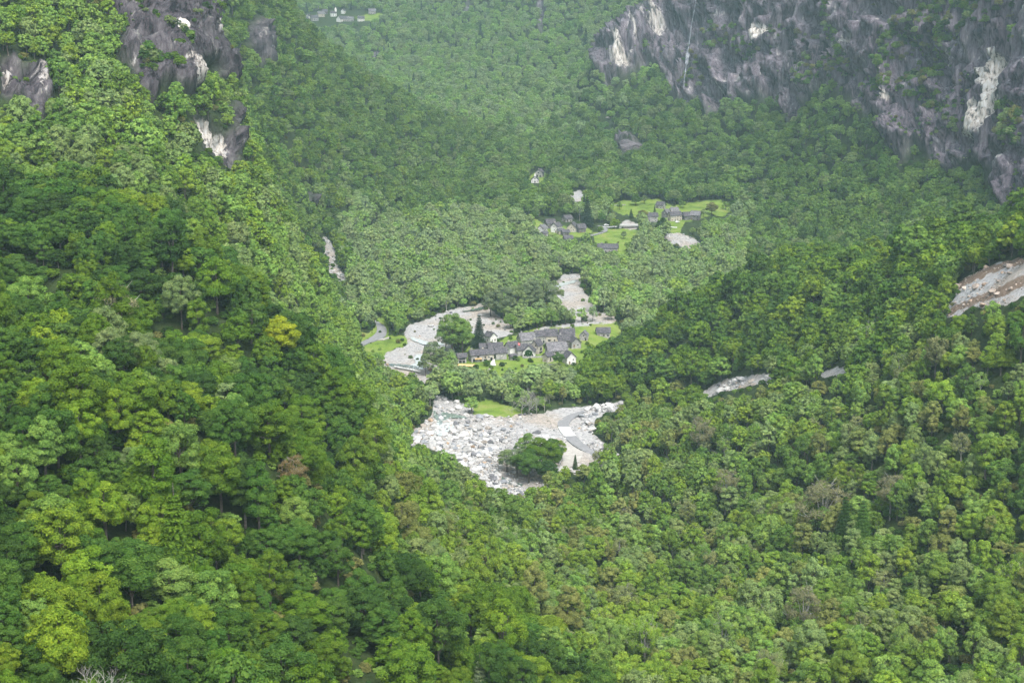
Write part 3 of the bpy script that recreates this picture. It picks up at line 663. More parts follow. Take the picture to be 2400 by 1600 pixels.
ZONES = {   # kind weights by name of colour: [(colour, weight)], kinds: [(index list, weight)], scale
 'near':   ([('rich', 4), ('mid', 3), ('bright', 1.6), ('fresh', .7), ('deep', 1.2), ('soft', .2)], [([2, 3], 6), ([0, 1, 9], 3), ([4], 1), ([5], .4)], .80),
 'mixed':  ([('rich', 2), ('fresh', 2), ('bright', 2), ('soft', 1), ('olive', 1)], [([0, 1, 9], 3), ([5, 6], 2), ([2], 1)], .78),
 'dark':   ([('mid', 4), ('deep', 2), ('rich', 2.4), ('bright', .7)], [([2, 3], 6), ([0, 1, 9], 3), ([4], 1)], .86),
 'light':  ([('fresh', 6), ('bright', 2.2), ('mid', .7), ('soft', 2.4), ('rich', .8)], [([0, 1, 9], 6), ([5, 6], 2), ([4], 1)], .76),
 'rfore':  ([('fresh', 3.4), ('soft', 2.6), ('rich', 1.6), ('olive', 1.0), ('brown', .22), ('bright', 2.2), ('mid', 1.2)], [([0, 1, 9], 4), ([5, 6], 5), ([4], 1.6), ([7], .9)], .74),
 'lobe':   ([('rich', 3), ('mid', 3), ('bright', 1.6), ('fresh', 1), ('deep', 1)], [([0, 1, 9], 5), ([2, 3], 4), ([5], .7)], .88),
 'floor':  ([('grey', 3), ('soft', 5), ('fresh', 3), ('bright', .4)], [([5, 6], 6), ([0, 1, 9], 3), ([4], 2), ([7], .5)], .95),
 'knoll':  ([('mid', 2.6), ('deep', 1.0), ('fresh', 3.0), ('soft', 1.6), ('rich', 1.6)], [([0, 1, 9], 6), ([2, 3], 2), ([5], 1.5), ([8], .15)], 1.0),
 'talus':  ([('mid', 2.6), ('deep', .9), ('fresh', 3.2), ('rich', 2), ('soft', 1)], [([0, 1, 9], 6), ([4], 1.5), ([5, 6], 2)], .85),
 'lslope': ([('mid', 2.5), ('fresh', 3.6), ('rich', 2), ('deep', .8), ('soft', 1.2), ('bright', 1)], [([0, 1, 9], 6), ([4], 1), ([5, 6], 2)], .9),
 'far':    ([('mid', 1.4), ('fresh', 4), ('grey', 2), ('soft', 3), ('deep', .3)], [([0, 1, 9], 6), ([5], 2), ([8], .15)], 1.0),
}
def scatter(D0, D1, cell):
    xs = np.arange(-.68 * D1, .68 * D1, cell); ys = np.arange(D0, D1, cell)
    X, Y = np.meshgrid(xs, ys); X = X + (np.arange(len(ys)) % 2)[:, None] * cell * .5
    X = X.ravel() + rng.uniform(-.42, .42, X.size) * cell; Y = Y.ravel() + rng.uniform(-.42, .42, Y.size) * cell
    ok = (np.abs(X / Y) < (.66 if D1 <= 1200 else .52)) & (Y >= D0) & (Y < D1); X, Y = X[ok], Y[ok]
    Z = height(X / Y, Y); return X, Y, Z
pts = [scatter(118, 385, 5.9), scatter(385, 905, 5.8), scatter(905, 1500, 6.6), scatter(1500, 2300, 8.6), scatter(2300, 3300, 11.0)]
TX = np.concatenate([p[0] for p in pts]); TY = np.concatenate([p[1] for p in pts]); TZ = np.concatenate([p[2] for p in pts])
PXt, PYt = project(TX, TY, TZ)
_n1 = fbm(TX / 60, TY / 60, seed=101) - .5; _n2 = fbm(TX / 14, TY / 14, seed=103) - .5
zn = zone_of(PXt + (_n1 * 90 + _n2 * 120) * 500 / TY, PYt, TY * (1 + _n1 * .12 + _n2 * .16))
rockm = regions(PXt, PYt, TY, ROCK, 7, 1) > 0
gravm = regions(PXt, PYt, TY, GRAVEL, 3, 2) > 0
grasm = regions(PXt, PYt, TY, GRASS, 4, 3) > 0
green = np.zeros(len(TX), bool)
jx = (fbm(PXt * .07, PYt * .07, seed=40) - .5) * 26
for poly in CLIFFGREEN: green |= inpoly(PXt + jx, PYt, poly)
palem = np.zeros(len(TX), bool)
for poly, v in PALE: palem |= inpoly(PXt, PYt, poly)
nz_ = fbm(TX / 17, TY / 17, TZ / 17, seed=50)
keep = ~(gravm | grasm | (rockm & palem))
keep &= ~rockm
TS = np.array([ZONES[z][2] for z in zn]) * np.clip(rng.lognormal(-.02, .24, len(TX)), .55, 1.6)
TS = np.where(rockm, TS * rng.uniform(.35, .65, len(TX)), TS)
# keep the open ground in sight
for fr in (0.0, .35, .7, 1.0):
    qx, qy = project(TX, TY, TZ + 12.5 * TS * fr)
    for dx in (-.8, .8):
        qq = qx + dx * 4.0 * TS * F / TY * (1 if 0 < fr < 1 else .3)
        for poly, dm in CLEAR:
            keep &= ~((TY < dm) & (TY > dm * .62) & inpoly(qq, qy, poly))
gapn = fbm(TX / 30, TY / 30, seed=66)
keep &= ~((rng.uniform(size=len(TX)) < np.where(gapn > .62, .35, .03)))
TX, TY, TZ, TS, zn, rockm, PXt, PYt = [a[keep] for a in (TX, TY, TZ, TS, zn, rockm, PXt, PYt)]
NT = len(TX)
TI = np.zeros(NT, int); TC = np.zeros((NT, 3)); CN = np.empty(NT, dtype='U8')
patch = fbm(TX / 40, TY / 40, TZ / 40, seed=60)            # stands of one species
for zname, (cols, kinds, _) in ZONES.items():
    m = np.nonzero(zn == zname)[0]
    if not len(m): continue
    cw = np.array([w for _, w in cols]); cw = np.cumsum(cw / cw.sum())
    # colours come in loose patches: half of the draw follows the patch noise
    pr = np.clip((patch[m] - .28) / .44, 0, .999)
    r = np.where(rng.uniform(size=len(m)) < .45, pr, rng.uniform(size=len(m)))
    order = rng.permutation(len(cols)); 
    ci = np.searchsorted(cw, r)
    names = np.array([c for c, _ in cols])[np.clip(ci, 0, len(cols) - 1)]
    CN[m] = names; TC[m] = np.array([C[n] for n in names])
    kw = np.array([w for _, w in kinds]); kw = np.cumsum(kw / kw.sum())
    ki = np.clip(np.searchsorted(kw, rng.uniform(size=len(m))), 0, len(kinds) - 1)
    TI[m] = [kinds[k][0][rng.integers(len(kinds[k][0]))] for k in ki]
br = (CN == 'brown') | (CN == 'rust'); TI[br & (rng.uniform(size=NT) < .75)] = 7
sp = TI == 8; TC[sp] = C['needle']; CN[sp] = 'needle'
TC = TC * np.select([zn == 'near', zn == 'dark', zn == 'far', zn == 'floor', zn == 'lslope', zn == 'rfore', zn == 'light', zn == 'talus', zn == 'knoll', zn == 'lobe'], [.92, .94, 1.4, 1.34, .98, 1.12, 1.08, .98, 1.0, .95], 1.0)[:, None]     # leaf tone scaled for each stretch of wood
for zname in ZONES:            # neighbours in one stand resemble each other
    m = zn == zname
    if m.any():
        k_ = np.where(np.isin(CN[m], ['needle', 'lime']), 0, .10 if zname in ('near', 'dark') else .34)[:, None]
        TC[m] = TC[m] * (1 - k_) + TC[m].mean(0) * k_
TC = TC * rng.uniform(.87, 1.13, (NT, 1)) * rng.uniform(.95, 1.05, (NT, 3))
ANG = rng.uniform(0, 2 * math.pi, NT)
SZ = TS * rng.uniform(.78, 1.25, NT); SW_ = rng.uniform(.85, 1.15, NT)

# prototypes for the instanced mass live in collections outside the scene
PCOL = {}
for lod in (1, 2):
    col = bpy.data.collections.new('tree kinds %d' % lod)
    for i, me in enumerate(PROTO[lod]):
        o = bpy.data.objects.new('k%02d' % i, me); col.objects.link(o)
    PCOL[lod] = col
def instance_points(name, P, rot, scl, idx, tint, col, **props):
    me = bpy.data.meshes.new(name); n = len(P)
    me.vertices.add(n); me.vertices.foreach_set('co', np.asarray(P, np.float32).ravel())
    a = me.attributes.new('rot', 'FLOAT_VECTOR', 'POINT'); a.data.foreach_set('vector', np.asarray(rot, np.float32).ravel())
    a = me.attributes.new('scl', 'FLOAT_VECTOR', 'POINT'); a.data.foreach_set('vector', np.asarray(scl, np.float32).ravel())
    a = me.attributes.new('idx', 'INT', 'POINT'); a.data.foreach_set('value', np.asarray(idx, np.int32))
    a = me.attributes.new('tint', 'FLOAT_VECTOR', 'POINT'); a.data.foreach_set('vector', np.asarray(tint, np.float32).ravel())
    me.update()
    o = obj(name, me, **props)
    ng = bpy.data.node_groups.new(name, 'GeometryNodeTree')
    ng.interface.new_socket('Geometry', in_out='INPUT', socket_type='NodeSocketGeometry')
    ng.interface.new_socket('Geometry', in_out='OUTPUT', socket_type='NodeSocketGeometry')
    N = ng.nodes; Lk = ng.links
    gi = N.new('NodeGroupInput'); go = N.new('NodeGroupOutput')
    iop = N.new('GeometryNodeInstanceOnPoints'); ci = N.new('GeometryNodeCollectionInfo')
    ci.inputs['Collection'].default_value = col; ci.inputs['Separate Children'].default_value = True; ci.inputs['Reset Children'].default_value = True
    def na(nm, t):
        x = N.new('GeometryNodeInputNamedAttribute'); x.data_type = t; x.inputs[0].default_value = nm; return x.outputs[0]
    Lk.new(gi.outputs[0], iop.inputs['Points']); Lk.new(ci.outputs[0], iop.inputs['Instance'])
    iop.inputs['Pick Instance'].default_value = True
    Lk.new(na('idx', 'INT'), iop.inputs['Instance Index']); Lk.new(na('rot', 'FLOAT_VECTOR'), iop.inputs['Rotation']); Lk.new(na('scl', 'FLOAT_VECTOR'), iop.inputs['Scale'])
    Lk.new(iop.outputs[0], go.inputs[0])
    md = o.modifiers.new('instances', 'NODES'); md.node_group = ng
    return o

# the 300 trees that show largest stand as objects
inframe = (PXt > -40) & (PXt < 2440) & (PYt > 100) & (PYt < 1600 + 12 * F / TY * .8)
size_px = np.where(inframe, TS * F / TY, 0)
big = np.argsort(-size_px)[:300]
isbig = np.zeros(NT, bool); isbig[big] = True
near = (TY < 560) & ~isbig; far = (TY >= 560) & ~isbig
def forest(name, m, lod, **p):
    ix = np.nonzero(m)[0]
    rot = np.stack([rng.normal(0, .04, len(ix)), rng.normal(0, .04, len(ix)), ANG[ix]], 1)
    scl = np.stack([TS[ix] * SW_[ix], TS[ix] / SW_[ix], SZ[ix]], 1)
    instance_points(name, np.stack([TX[ix], TY[ix], TZ[ix] - .3], 1), rot, scl, TI[ix], TC[ix], PCOL[lod], **p)
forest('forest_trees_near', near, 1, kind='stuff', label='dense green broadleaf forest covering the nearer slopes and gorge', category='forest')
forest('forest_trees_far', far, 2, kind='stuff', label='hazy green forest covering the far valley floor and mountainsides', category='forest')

# undergrowth between the trunks
def shrubs():
    parts = [scatter(120, 500, 4.6), scatter(500, 1200, 6.5)]
    X = np.concatenate([p[0] for p in parts]); Y = np.concatenate([p[1] for p in parts]); Z = np.concatenate([p[2] for p in parts])
    px, py = project(X, Y, Z)
    gg = (regions(px, py, Y, GRAVEL, 3, 2) > 0); mm = (regions(px, py, Y, GRASS, 4, 3) > 0)
    nn = fbm(X / 12, Y / 12, seed=71); rr_ = rng.uniform(size=len(X))
    k = ~(gg | mm) | (mm & (nn > .46) & (rr_ < .45)) | (gg & (nn > .53) & (rr_ < .35) & ((Y > 800) | (px > 2000)))
    rk = regions(px, py, Y, ROCK, 7, 1) > 0
    k &= ~rk | (fbm(X / 9, Y / 9, Z / 9, seed=77) > .55)
    for poly, dm in CLEAR: k &= ~((Y < dm) & (Y > dm * .7) & inpoly(px, py, poly)) | ((gg | mm) & (Y > 800))
    rr_ = None
    X, Y, Z, rk, gm = X[k], Y[k], Z[k], rk[k], (gg | mm)[k]; n = len(X)
    s = rng.uniform(.18, .38, n) * np.where(gm, rng.uniform(.35, .9, n), 1)
    pal = np.array([C['mid'], C['fresh'], C['olive'], C['deep'], C['rich']])[rng.integers(0, 5, n)] * rng.uniform(.7, 1.1, (n, 1))
    instance_points('undergrowth', np.stack([X, Y, Z - 12 * s * .25], 1), np.stack([np.zeros(n), np.zeros(n), rng.uniform(0, 6.28, n)], 1),
                    np.stack([s * 1.3, s * 1.3, s], 1), rng.choice([0, 1, 9], n), pal, PCOL[2], kind='stuff', label='low shrubs and saplings growing between the forest trees', category='undergrowth')
shrubs()
# bushes and small trees rooted on the ledges of the cliffs
def ledge_bushes():
    m = (GROCK > .45) & (GPX > -300) & (GPX < 2700) & (GPY > -120) & (GPY < 620)
    X, Y, Z, px, py, D, pl = [a[m] for a in (GX, GY, GZ, GPX, GPY, GD, GPALE)]
    gr = np.zeros(len(X), bool)
    jx = (fbm(px * .07, py * .07, seed=40) - .5) * 24; jy = (fbm(px * .07 + 33, py * .07, seed=41) - .5) * 20
    for poly in CLIFFGREEN: gr |= inpoly(px + jx, py + jy, poly)
    n1 = fbm(X / 22, Y / 22, Z / 22, seed=81); n2 = fbm((X + .28 * Z) / 9, Y / 9, Z / 30, seed=83)
    p = np.where(gr, np.where(n1 > .38, .40, .06), np.clip((n1 - .56) * 1.5, 0, .25) + np.clip((n2 - .66) * .8, 0, .12) + .002)
    k = (rng.uniform(size=len(X)) < p) & (pl < .3)
    X, Y, Z, gr, px, D = [a[k] for a in (X, Y, Z, gr, px, D)]; n = len(X)
    s = np.where(gr, rng.uniform(.22, .75, n), rng.uniform(.10, .36, n)) * np.where(D < 900, .8, 1.0)
    pal = np.array([C['mid'], C['olive'], C['rich'], C['deep'], C['fresh'], C['soft']])[rng.integers(0, 6, n)] * rng.uniform(.75, 1.25, (n, 1))
    instance_points('cliff_bushes', np.stack([X, Y, Z - 12 * s * .28], 1), np.stack([np.zeros(n), np.zeros(n), rng.uniform(0, 6.28, n)], 1),
                    np.stack([s * 1.25, s * 1.25, s], 1), rng.choice([0, 1, 5, 9], n), pal, PCOL[2], kind='stuff', label='bushes clinging to ledges and cracks of the dark cliffs', category='bushes')
ledge_bushes()

def make_tree(name, kind_i, loc, s, sz, rz, tint, label, cat='tree', group=None):
    e = empty(name, loc, rz, label=label, category=cat)
    if group: e['group'] = group
    cm, wm = PROTO[0][kind_i]
    e.scale = (s, s, sz)
    c = obj('crown', cm, e); c['tint'] = [float(v) for v in tint]
    w = obj('trunk', wm, e)
    return e
TREES = []
for i in big:
    TREES.append((make_tree('broadleaf_tree', TI[i], (TX[i], TY[i], TZ[i] - .3), TS[i], SZ[i], ANG[i], TC[i], 'x'), i))

# ------------------------------------------------------------------ special trees that one can pick out
def stand(px, py, Dmin=150, Dmax=4500):
    return ground_at(px, py, Dmin, Dmax)
BARE = [mesh_np('branches', *bare(3 + k), [M_PALEBARK]) for k in range(3)]
(lcv, lcf, lsh), (lwv, lwf) = conifer(91, 9000, .26, 16.0, 4.6)
LARCH = (mesh_np('crown', lcv, lcf, [M_LEAF], None, dict(shade=lsh)), mesh_np('trunk', lwv, lwf, [M_BARK]))
PROTO[0].append(LARCH)
def place_tree(px, py, hpx, kind, colour, name, label, Dmin=150, Dmax=4500, wide=1.0, group=None, lift=0):
    x, y, z = stand(px, py, Dmin, Dmax)
    H = {0: 12, 1: 12, 2: 12.5, 3: 12.5, 4: 15, 5: 13.5, 6: 13.5, 7: 12.5, 8: 18, 9: 12, 10: 16}[kind]
    s = hpx * y / F / H
    col = np.array(C[colour]) * rng.uniform(.92, 1.08)
    return make_tree(name, kind, (x, y, z - .3 + lift), s * wide, s, rng.uniform(0, 6.28), col, label, 'tree', group)
place_tree(1123, 815, 92, 8, 'needle', 'spruce_tree', 'tall dark spruce standing at the left edge of the near stone village', 700, 1000, 1.35)
place_tree(1376, 532, 82, 8, 'needle', 'spruce_tree', 'tallest dark spruce in the middle hamlet, above the bend of the road', 1000, 1500, 1.3)
place_tree(1290, 506, 44, 8, 'needle', 'spruce_tree', 'dark spruce left of the tallest one, behind the middle hamlet', 1000, 1700, 1.1)
place_tree(1281, 508, 34, 8, 'deep', 'spruce_tree', 'shorter green spruce leaning on the dark one behind the middle hamlet', 1000, 1700, 1.2)
place_tree(1185, 542, 44, 8, 'needle', 'spruce_tree', 'leftmost dark spruce at the wood edge left of the middle hamlet', 1000, 1700, 1.5)
place_tree(1170, 536, 40, 8, 'deep', 'spruce_tree', 'spruce second from the left at the wood edge beside the middle hamlet', 1000, 1700, 1.3)
place_tree(1534, 505, 30, 8, 'needle', 'spruce_tree', 'slim dark spruce beside the upper barn of the meadow hamlet', 1000, 1800, .9)
place_tree(1479, 511, 24, 8, 'deep', 'spruce_tree', 'small cone shaped evergreen alone on the meadow', 1000, 1800, 1.7)
place_tree(1504, 522, 32, 0, 'olive', 'broadleaf_tree', 'yellowish bushy tree left of the meadow hamlet', 1000, 1800, 1.1)
place_tree(1440, 537, 26, 1, 'bright', 'broadleaf_tree', 'small round bright green tree above the road bend by the bridge', 1000, 1500, 1.2)
for n_, (a, b, h, k, c) in enumerate([(1452, 492, 20, 5, 'fresh'), (1490, 482, 26, 9, 'mid'), (1510, 478, 22, 5, 'soft'), (1600, 488, 18, 0, 'fresh'), (1700, 492, 22, 6, 'fresh'), (1718, 486, 20, 0, 'mid'), (1408, 545, 16, 9, 'fresh'), (1462, 560, 20, 5, 'soft'), (1490, 575, 28, 6, 'soft'), (1475, 590, 26, 0, 'fresh'), (1648, 508, 20, 5, 'soft')]):
    place_tree(a, b, h, k, c, 'meadow_tree', 'small light green tree growing singly on the hamlet meadow, %s from the left' % ['third', 'sixth', 'eighth', 'ninth', 'second last', 'last', 'first', 'fourth', 'seventh', 'fifth', 'third last'][n_], 1080, 1800, 1.3, 'single trees on the hamlet meadows')
place_tree(1668, 505, 32, 1, 'olive', 'broadleaf_tree', 'round olive green tree at the right end of the upper meadow', 1000, 1800, 1.3)
place_tree(1552, 562, 56, 5, 'deep', 'broadleaf_tree', 'big dark tree on the near bank beside the white riverbed', 1000, 1400, 1.1)
place_tree(1535, 560, 44, 6, 'grey', 'broadleaf_tree', 'grey green tree left of the big dark bank tree', 1000, 1400, 1.1)
place_tree(1060, 836, 112, 5, 'fresh', 'broadleaf_tree', 'tallest light green tree left of the spruce by the near village', 700, 1000, 1.15)
place_tree(1084, 832, 92, 4, 'fresh', 'broadleaf_tree', 'light green tree between the tallest tree and the village spruce', 700, 1000, 1.2)
place_tree(1045, 822, 60, 6, 'grey', 'broadleaf_tree', 'grey green tree on the gravel bank left of the near village', 700, 1000, 1.1)
place_tree(1092, 806, 52, 5, 'bright', 'broadleaf_tree', 'yellow green tree just left of the village spruce on the river side', 700, 1000, 1.0)
place_tree(1310, 857, 34, 0, 'mid', 'broadleaf_tree', 'small round dark green tree in front of the near village right half', 700, 1000, 1.2)
place_tree(1141, 857, 15, 9, 'mid', 'garden_bush', 'round green bush below the balcony house of the near village', 700, 1000, 1.7)
place_tree(1205, 843, 12, 9, 'deep', 'garden_bush', 'dark bush beside the little white shed in the near village', 700, 1000, 2.0)
place_tree(1166, 800, 9, 9, 'mid', 'garden_hedge', 'clipped dark hedge beside the white cottage', 700, 1000, 1.8)
place_tree(1015, 872, 80, 5, 'grey', 'broadleaf_tree', 'loose grey green tree on the river bank below the near village', 700, 1000, 1.1)
place_tree(998, 880, 60, 6, 'soft', 'broadleaf_tree', 'leftmost loose grey green tree beside the pale river pool', 700, 1000, 1.0)
place_tree(1036, 880, 72, 4, 'soft', 'broadleaf_tree', 'soft green tree right of the river pool below the near village', 700, 1000, 1.1)
for n_, (a, b, h, k, c, w) in enumerate([(1150, 742, 64, 5, 'grey', 'left foot'), (1180, 746, 84, 6, 'grey', 'left shoulder'), (1212, 742, 80, 5, 'soft', 'middle'), (1243, 736, 88, 4, 'grey', 'tall middle'), (1272, 728, 84, 6, 'grey', 'right shoulder'),
      (1298, 712, 60, 5, 'soft', 'right end'), (1196, 770, 38, 9, 'fresh', 'low left front'), (1230, 772, 32, 1, 'grey', 'low front'), (1260, 768, 46, 5, 'fresh', 'front right'), (1292, 764, 50, 6, 'fresh', 'far right front'), (1325, 760, 40, 5, 'soft', 'outermost right')]):
    place_tree(a, b, h, k, c, 'riverside_tree', 'grey green riverside tree, %s of the grove behind the near village' % w, 800, 1150, 1.25, 'grove on the gravel behind the near village')
cl = [(1188, 1105, 62, 6, 'soft', 'left end'), (1212, 1118, 78, 5, 'grey', 'left half'), (1236, 1090, 86, 5, 'fresh', 'upper middle'), (1240, 1130, 84, 0, 'mid', 'lower middle'),
      (1266, 1112, 96, 1, 'rich', 'right of the middle'), (1290, 1100, 84, 6, 'mid', 'upper right'), (1308, 1082, 60, 5, 'bright', 'right end'), (1284, 1132, 60, 9, 'deep', 'foot')]
for (a, b, h, k, c, w) in cl:
    place_tree(a, b, h, k, c, 'island_tree', 'leafy tree at the %s of the clump standing in the boulder field' % w, 500, 800, 1.25, 'clump of trees in the boulder field')
place_tree(655, 850, 118, 3, 'lime', 'broadleaf_tree', 'vivid yellow tree standing out on the dark left slope', 300, 470, 1.25)
place_tree(690, 1160, 105, 7, 'rust', 'broadleaf_tree', 'rust brown tree on the ridge left of the boulder field', 250, 420, 1.1)
place_tree(420, 1400, 315, 10, 'rich', 'larch_tree', 'tall cone shaped soft green larch in the lower left forest', 150, 330, .95)
place_tree(1976, 1278, 148, 8, 'deep', 'spruce_tree', 'left one of two dark cones in the lower right forest', 350, 640, 1.15)
place_tree(2018, 1288, 150, 8, 'mid', 'spruce_tree', 'right one of two dark cones in the lower right forest', 350, 640, 1.25)
place_tree(1925, 1262, 150, 7, 'brown', 'broadleaf_tree', 'broad brown domed tree behind the two dark cones', 350, 640, 1.3)
place_tree(1125, 1690, 195, 8, 'grey', 'spruce_tree', 'pale grey green conifer at the bottom edge near the centre', 200, 420, 1.2)
place_tree(1348, 1100, 44, 8, 'deep', 'spruce_tree', 'little dark spruce right of the boulder field clump', 500, 800, 1.1)
def bare_tree(px, py, hpx, k, label, D0, D1, lift=0, wide=1.0, group=None):
    x, y, z = stand(px, py, D0, D1)
    e = empty('bare_tree', (x, y, z + lift), rng.uniform(0, 6), label=label, category='bare tree')
    if group: e['group'] = group
    s = hpx * y / F / 9.5; e.scale = (s * wide, s * wide, s)
    obj('branches', BARE[k % 3], e)
for n_, (a, b, h) in enumerate([(1200, 968, 34), (1222, 972, 50), (1240, 975, 58), (1258, 972, 48), (1276, 965, 42), (1232, 958, 50)]):
    bare_tree(a, b, h, n_, ['small leafless tree at the left end of the grey row above the boulder field', 'leafless grey tree second from left above the boulder field',
        'tallest leafless tree above the boulder field', 'leafless tree right of the tallest one above the boulder field', 'leafless tree at the right end of the row above the boulder field',
        'leafless tree behind the tallest one above the boulder field'][n_], 690, 860, 0, 1.1, 'leafless trees above the boulder field')
x, y, z = stand(110, 1580, 120, 240)
bt = empty('bare_tree', (-.322 * 158, 158, -74 - 10.5), 1.0, label='dead silvery tree with spreading leafless branches in the bottom left corner', category='bare tree')
bt.scale = (.95, .95, .95); obj('branches', BARE[1], bt)
for a, b, h, w in [(275, 830, 180, 'upper left'), (1640, 1075, 110, 'stream side'), (2085, 1220, 125, 'right hand'), (1700, 1200, 115, 'lower'), (1880, 1500, 150, 'bottom')]:
    place_tree(a, b, h, 7, 'brown', 'half_bare_tree', 'thin brown half leafless tree, the %s one among the green woods' % w, 250, 720, .9, group='thin half leafless trees')

# ------------------------------------------------------------------ roads, slab, paths, water
M_ASPH = simple('asphalt', (.16, .16, .165), (.23, .23, .235), .6, .9)
M_CONC = simple('pale concrete', (.44, .44, .43), (.56, .56, .55), .8, .8)
M_DIRT = simple('pale sand', (.27, .255, .23), (.40, .38, .35), .5, .95, .3)
def resample(pts, n):
    P = np.array(pts, float); d = np.r_[0, np.cumsum(np.linalg.norm(np.diff(P, axis=0), axis=1))]
    q = np.linspace(0, d[-1], n); return np.stack([np.interp(q, d, P[:, 0]), np.interp(q, d, P[:, 1])], 1)
def smooth_line(pts, it=2):
    P = [np.array(p, float) for p in pts]
    for _ in range(it):
        Q = [P[0]]
        for a, b in zip(P[:-1], P[1:]): Q += [a * .75 + b * .25, a * .25 + b * .75]
        Q.append(P[-1]); P = Q
    return P
def ribbon(name, left, right, D0, D1, m, up=.35, n=40, k=5, **props):
    Lp = resample(smooth_line(left), n); Rp = resample(smooth_line(right), n); V = []; Fq = []
    for i in range(n):
        row = [ground_at(*(Lp[i] * (1 - t) + Rp[i] * t), D0, D1) for t in np.linspace(0, 1, k)]
        zz = sum(r[2] for r in row) / k
        row = [(r[0], r[1], zz + up) for r in row]
        V += [(row[0][0], row[0][1], row[0][2] - 2)] + row + [(row[-1][0], row[-1][1], row[-1][2] - 2)]
    w = k + 2
    for i in range(n - 1):
        for j in range(w - 1): Fq.append((i * w + j, i * w + j + 1, (i + 1) * w + j + 1, (i + 1) * w + j))
    return obj(name, mesh_np(name, V, Fq, [m]), **props)
z4 = lambda pts: [(800 + a * .2976, 600 + b * .2976) for a, b in pts]
z3 = lambda pts: [(900 + a * .2551, 880 + b * .2551) for a, b in pts]
z2 = lambda pts: [(1180 + a * .2126, 460 + b * .2126) for a, b in pts]
z1 = lambda pts: [(1020 + a * .1786, 720 + b * .1786) for a, b in pts]
ribbon('road', z4([(262, 512), (283, 570), (278, 612), (215, 652), (138, 690)]), z4([(275, 512), (350, 560), (362, 605), (340, 652), (240, 680), (150, 722)]), 800, 1010, M_ASPH, .45, kind='structure')
ribbon('road_upper_ford', z3([(1822, 330), (1700, 365), (1625, 405), (1592, 440), (1600, 482)]), z3([(1842, 342), (1760, 385), (1715, 425), (1698, 455), (1708, 482)]), 640, 860, M_ASPH, .5, 24, kind='structure')
ribbon('road_slab', z3([(1600, 482), (1618, 520), (1655, 565)]), z3([(1708, 482), (1725, 520), (1765, 563)]), 640, 860, M_CONC, .55, 16, kind='structure')
ribbon('road_lower_ford', z3([(1655, 566), (1700, 620), (1770, 665), (1840, 700), (1930, 760), (2060, 830)]), z3([(1765, 564), (1810, 610), (1855, 650), (1890, 682), (1990, 735), (2120, 800)]), 580, 860, M_ASPH, .5, 36, kind='structure')
ribbon('hamlet_road', z2([(955, 432), (1040, 412), (1085, 392), (1095, 372), (1075, 345), (1035, 333)]), z2([(960, 444), (1060, 424), (1130, 402), (1155, 378), (1140, 350), (1100, 335), (1045, 328)]), 1050, 1500, M_ASPH, .5, 36, kind='structure')
ribbon('hamlet_lane', z2([(1100, 338), (1180, 340), (1250, 336)]), z2([(1100, 345), (1180, 347), (1250, 343)]), 1050, 1600, M_CONC, .5, 16, kind='structure')
ribbon('village_path', z1([(722, 778), (725, 740), (745, 712), (762, 690)]), z1([(798, 772), (785, 735), (780, 712), (785, 690)]), 780, 960, M_CONC, .4, 12, kind='structure')
ribbon('garden_path', z1([(600, 880), (650, 850), (700, 815), (740, 782)]), z1([(618, 886), (668, 856), (720, 820), (772, 784)]), 780, 960, M_DIRT, .3, 14, kind='structure')
ribbon('gravel_yard', z3([(1660, 600), (1610, 650), (1640, 760), (1640, 830)]), z3([(1700, 625), (1760, 670), (1838, 712), (1800, 800), (1720, 850)]), 580, 800, M_DIRT, .3, 24, kind='structure')
ribbon('roadside_sand', z4([(290, 660), (340, 652), (372, 640)]), z4([(290, 668), (345, 664), (378, 652)]), 800, 1000, M_DIRT, .5, 8, kind='structure')
ribbon('roadside_track', z2([(1835, 340), (1880, 342), (1915, 345)]), z2([(1835, 348), (1880, 350), (1915, 353)]), 1050, 1500, M_CONC, .4, 8, kind='structure')
def water_mat(name, col, rough):
    m, ns, ls, b = mat(name, col, rough, .5)
    co = ns.new('ShaderNodeNewGeometry').outputs['Position']
    n = noise(ns, ls, .5, 5, co, .6); r = ramp(ns, [(.42, col), (.6, tuple(min(.8, c * 1.3 + .03) for c in col)), (.74, (.55, .58, .58))])
    ls.new(n.outputs[0], r.inputs[0]); ls.new(r.outputs[0], b.inputs['Base Color'])
    bp = ns.new('ShaderNodeBump'); bp.inputs['Strength'].default_value = .25; bp.inputs['Distance'].default_value = .2
    n2 = noise(ns, ls, 2.0, 4, co); ls.new(n2.outputs[0], bp.inputs['Height']); ls.new(bp.outputs[0], b.inputs['Normal'])
    return m
M_WPOOL = water_mat('river pool', (.11, .145, .125), .08)
M_WPALE = water_mat('shallow river', (.34, .37, .36), .12)
M_WDARK = water_mat('dark river', (.06, .085, .07), .1)
def drape(name, poly, D0, D1, m, step=2.0, up=.5):
    xs = [p[0] for p in poly]; ys = [p[1] for p in poly]
    nx_ = int((max(xs) - min(xs)) / step) + 2; ny_ = int((max(ys) - min(ys)) / (step * .6)) + 2
    gx = np.linspace(min(xs), max(xs), nx_); gy = np.linspace(min(ys), max(ys), ny_)
    V = []; ids = {}; Fq = []
    def vid(i, j):
        if (i, j) not in ids:
            g_ = ground_at(gx[i], gy[j], D0, D1); ids[(i, j)] = len(V); V.append((g_[0], g_[1], g_[2] + up))
        return ids[(i, j)]
    for i in range(nx_ - 1):
        for j in range(ny_ - 1):
            cx, cy_ = (gx[i] + gx[i + 1]) / 2, (gy[j] + gy[j + 1]) / 2
            if inpoly(np.array([cx]), np.array([cy_]), poly)[0]:
                Fq.append((vid(i, j), vid(i + 1, j), vid(i + 1, j + 1), vid(i, j + 1)))
    return obj(name, mesh_np(name, V, Fq, [m], smooth=True), kind='structure')
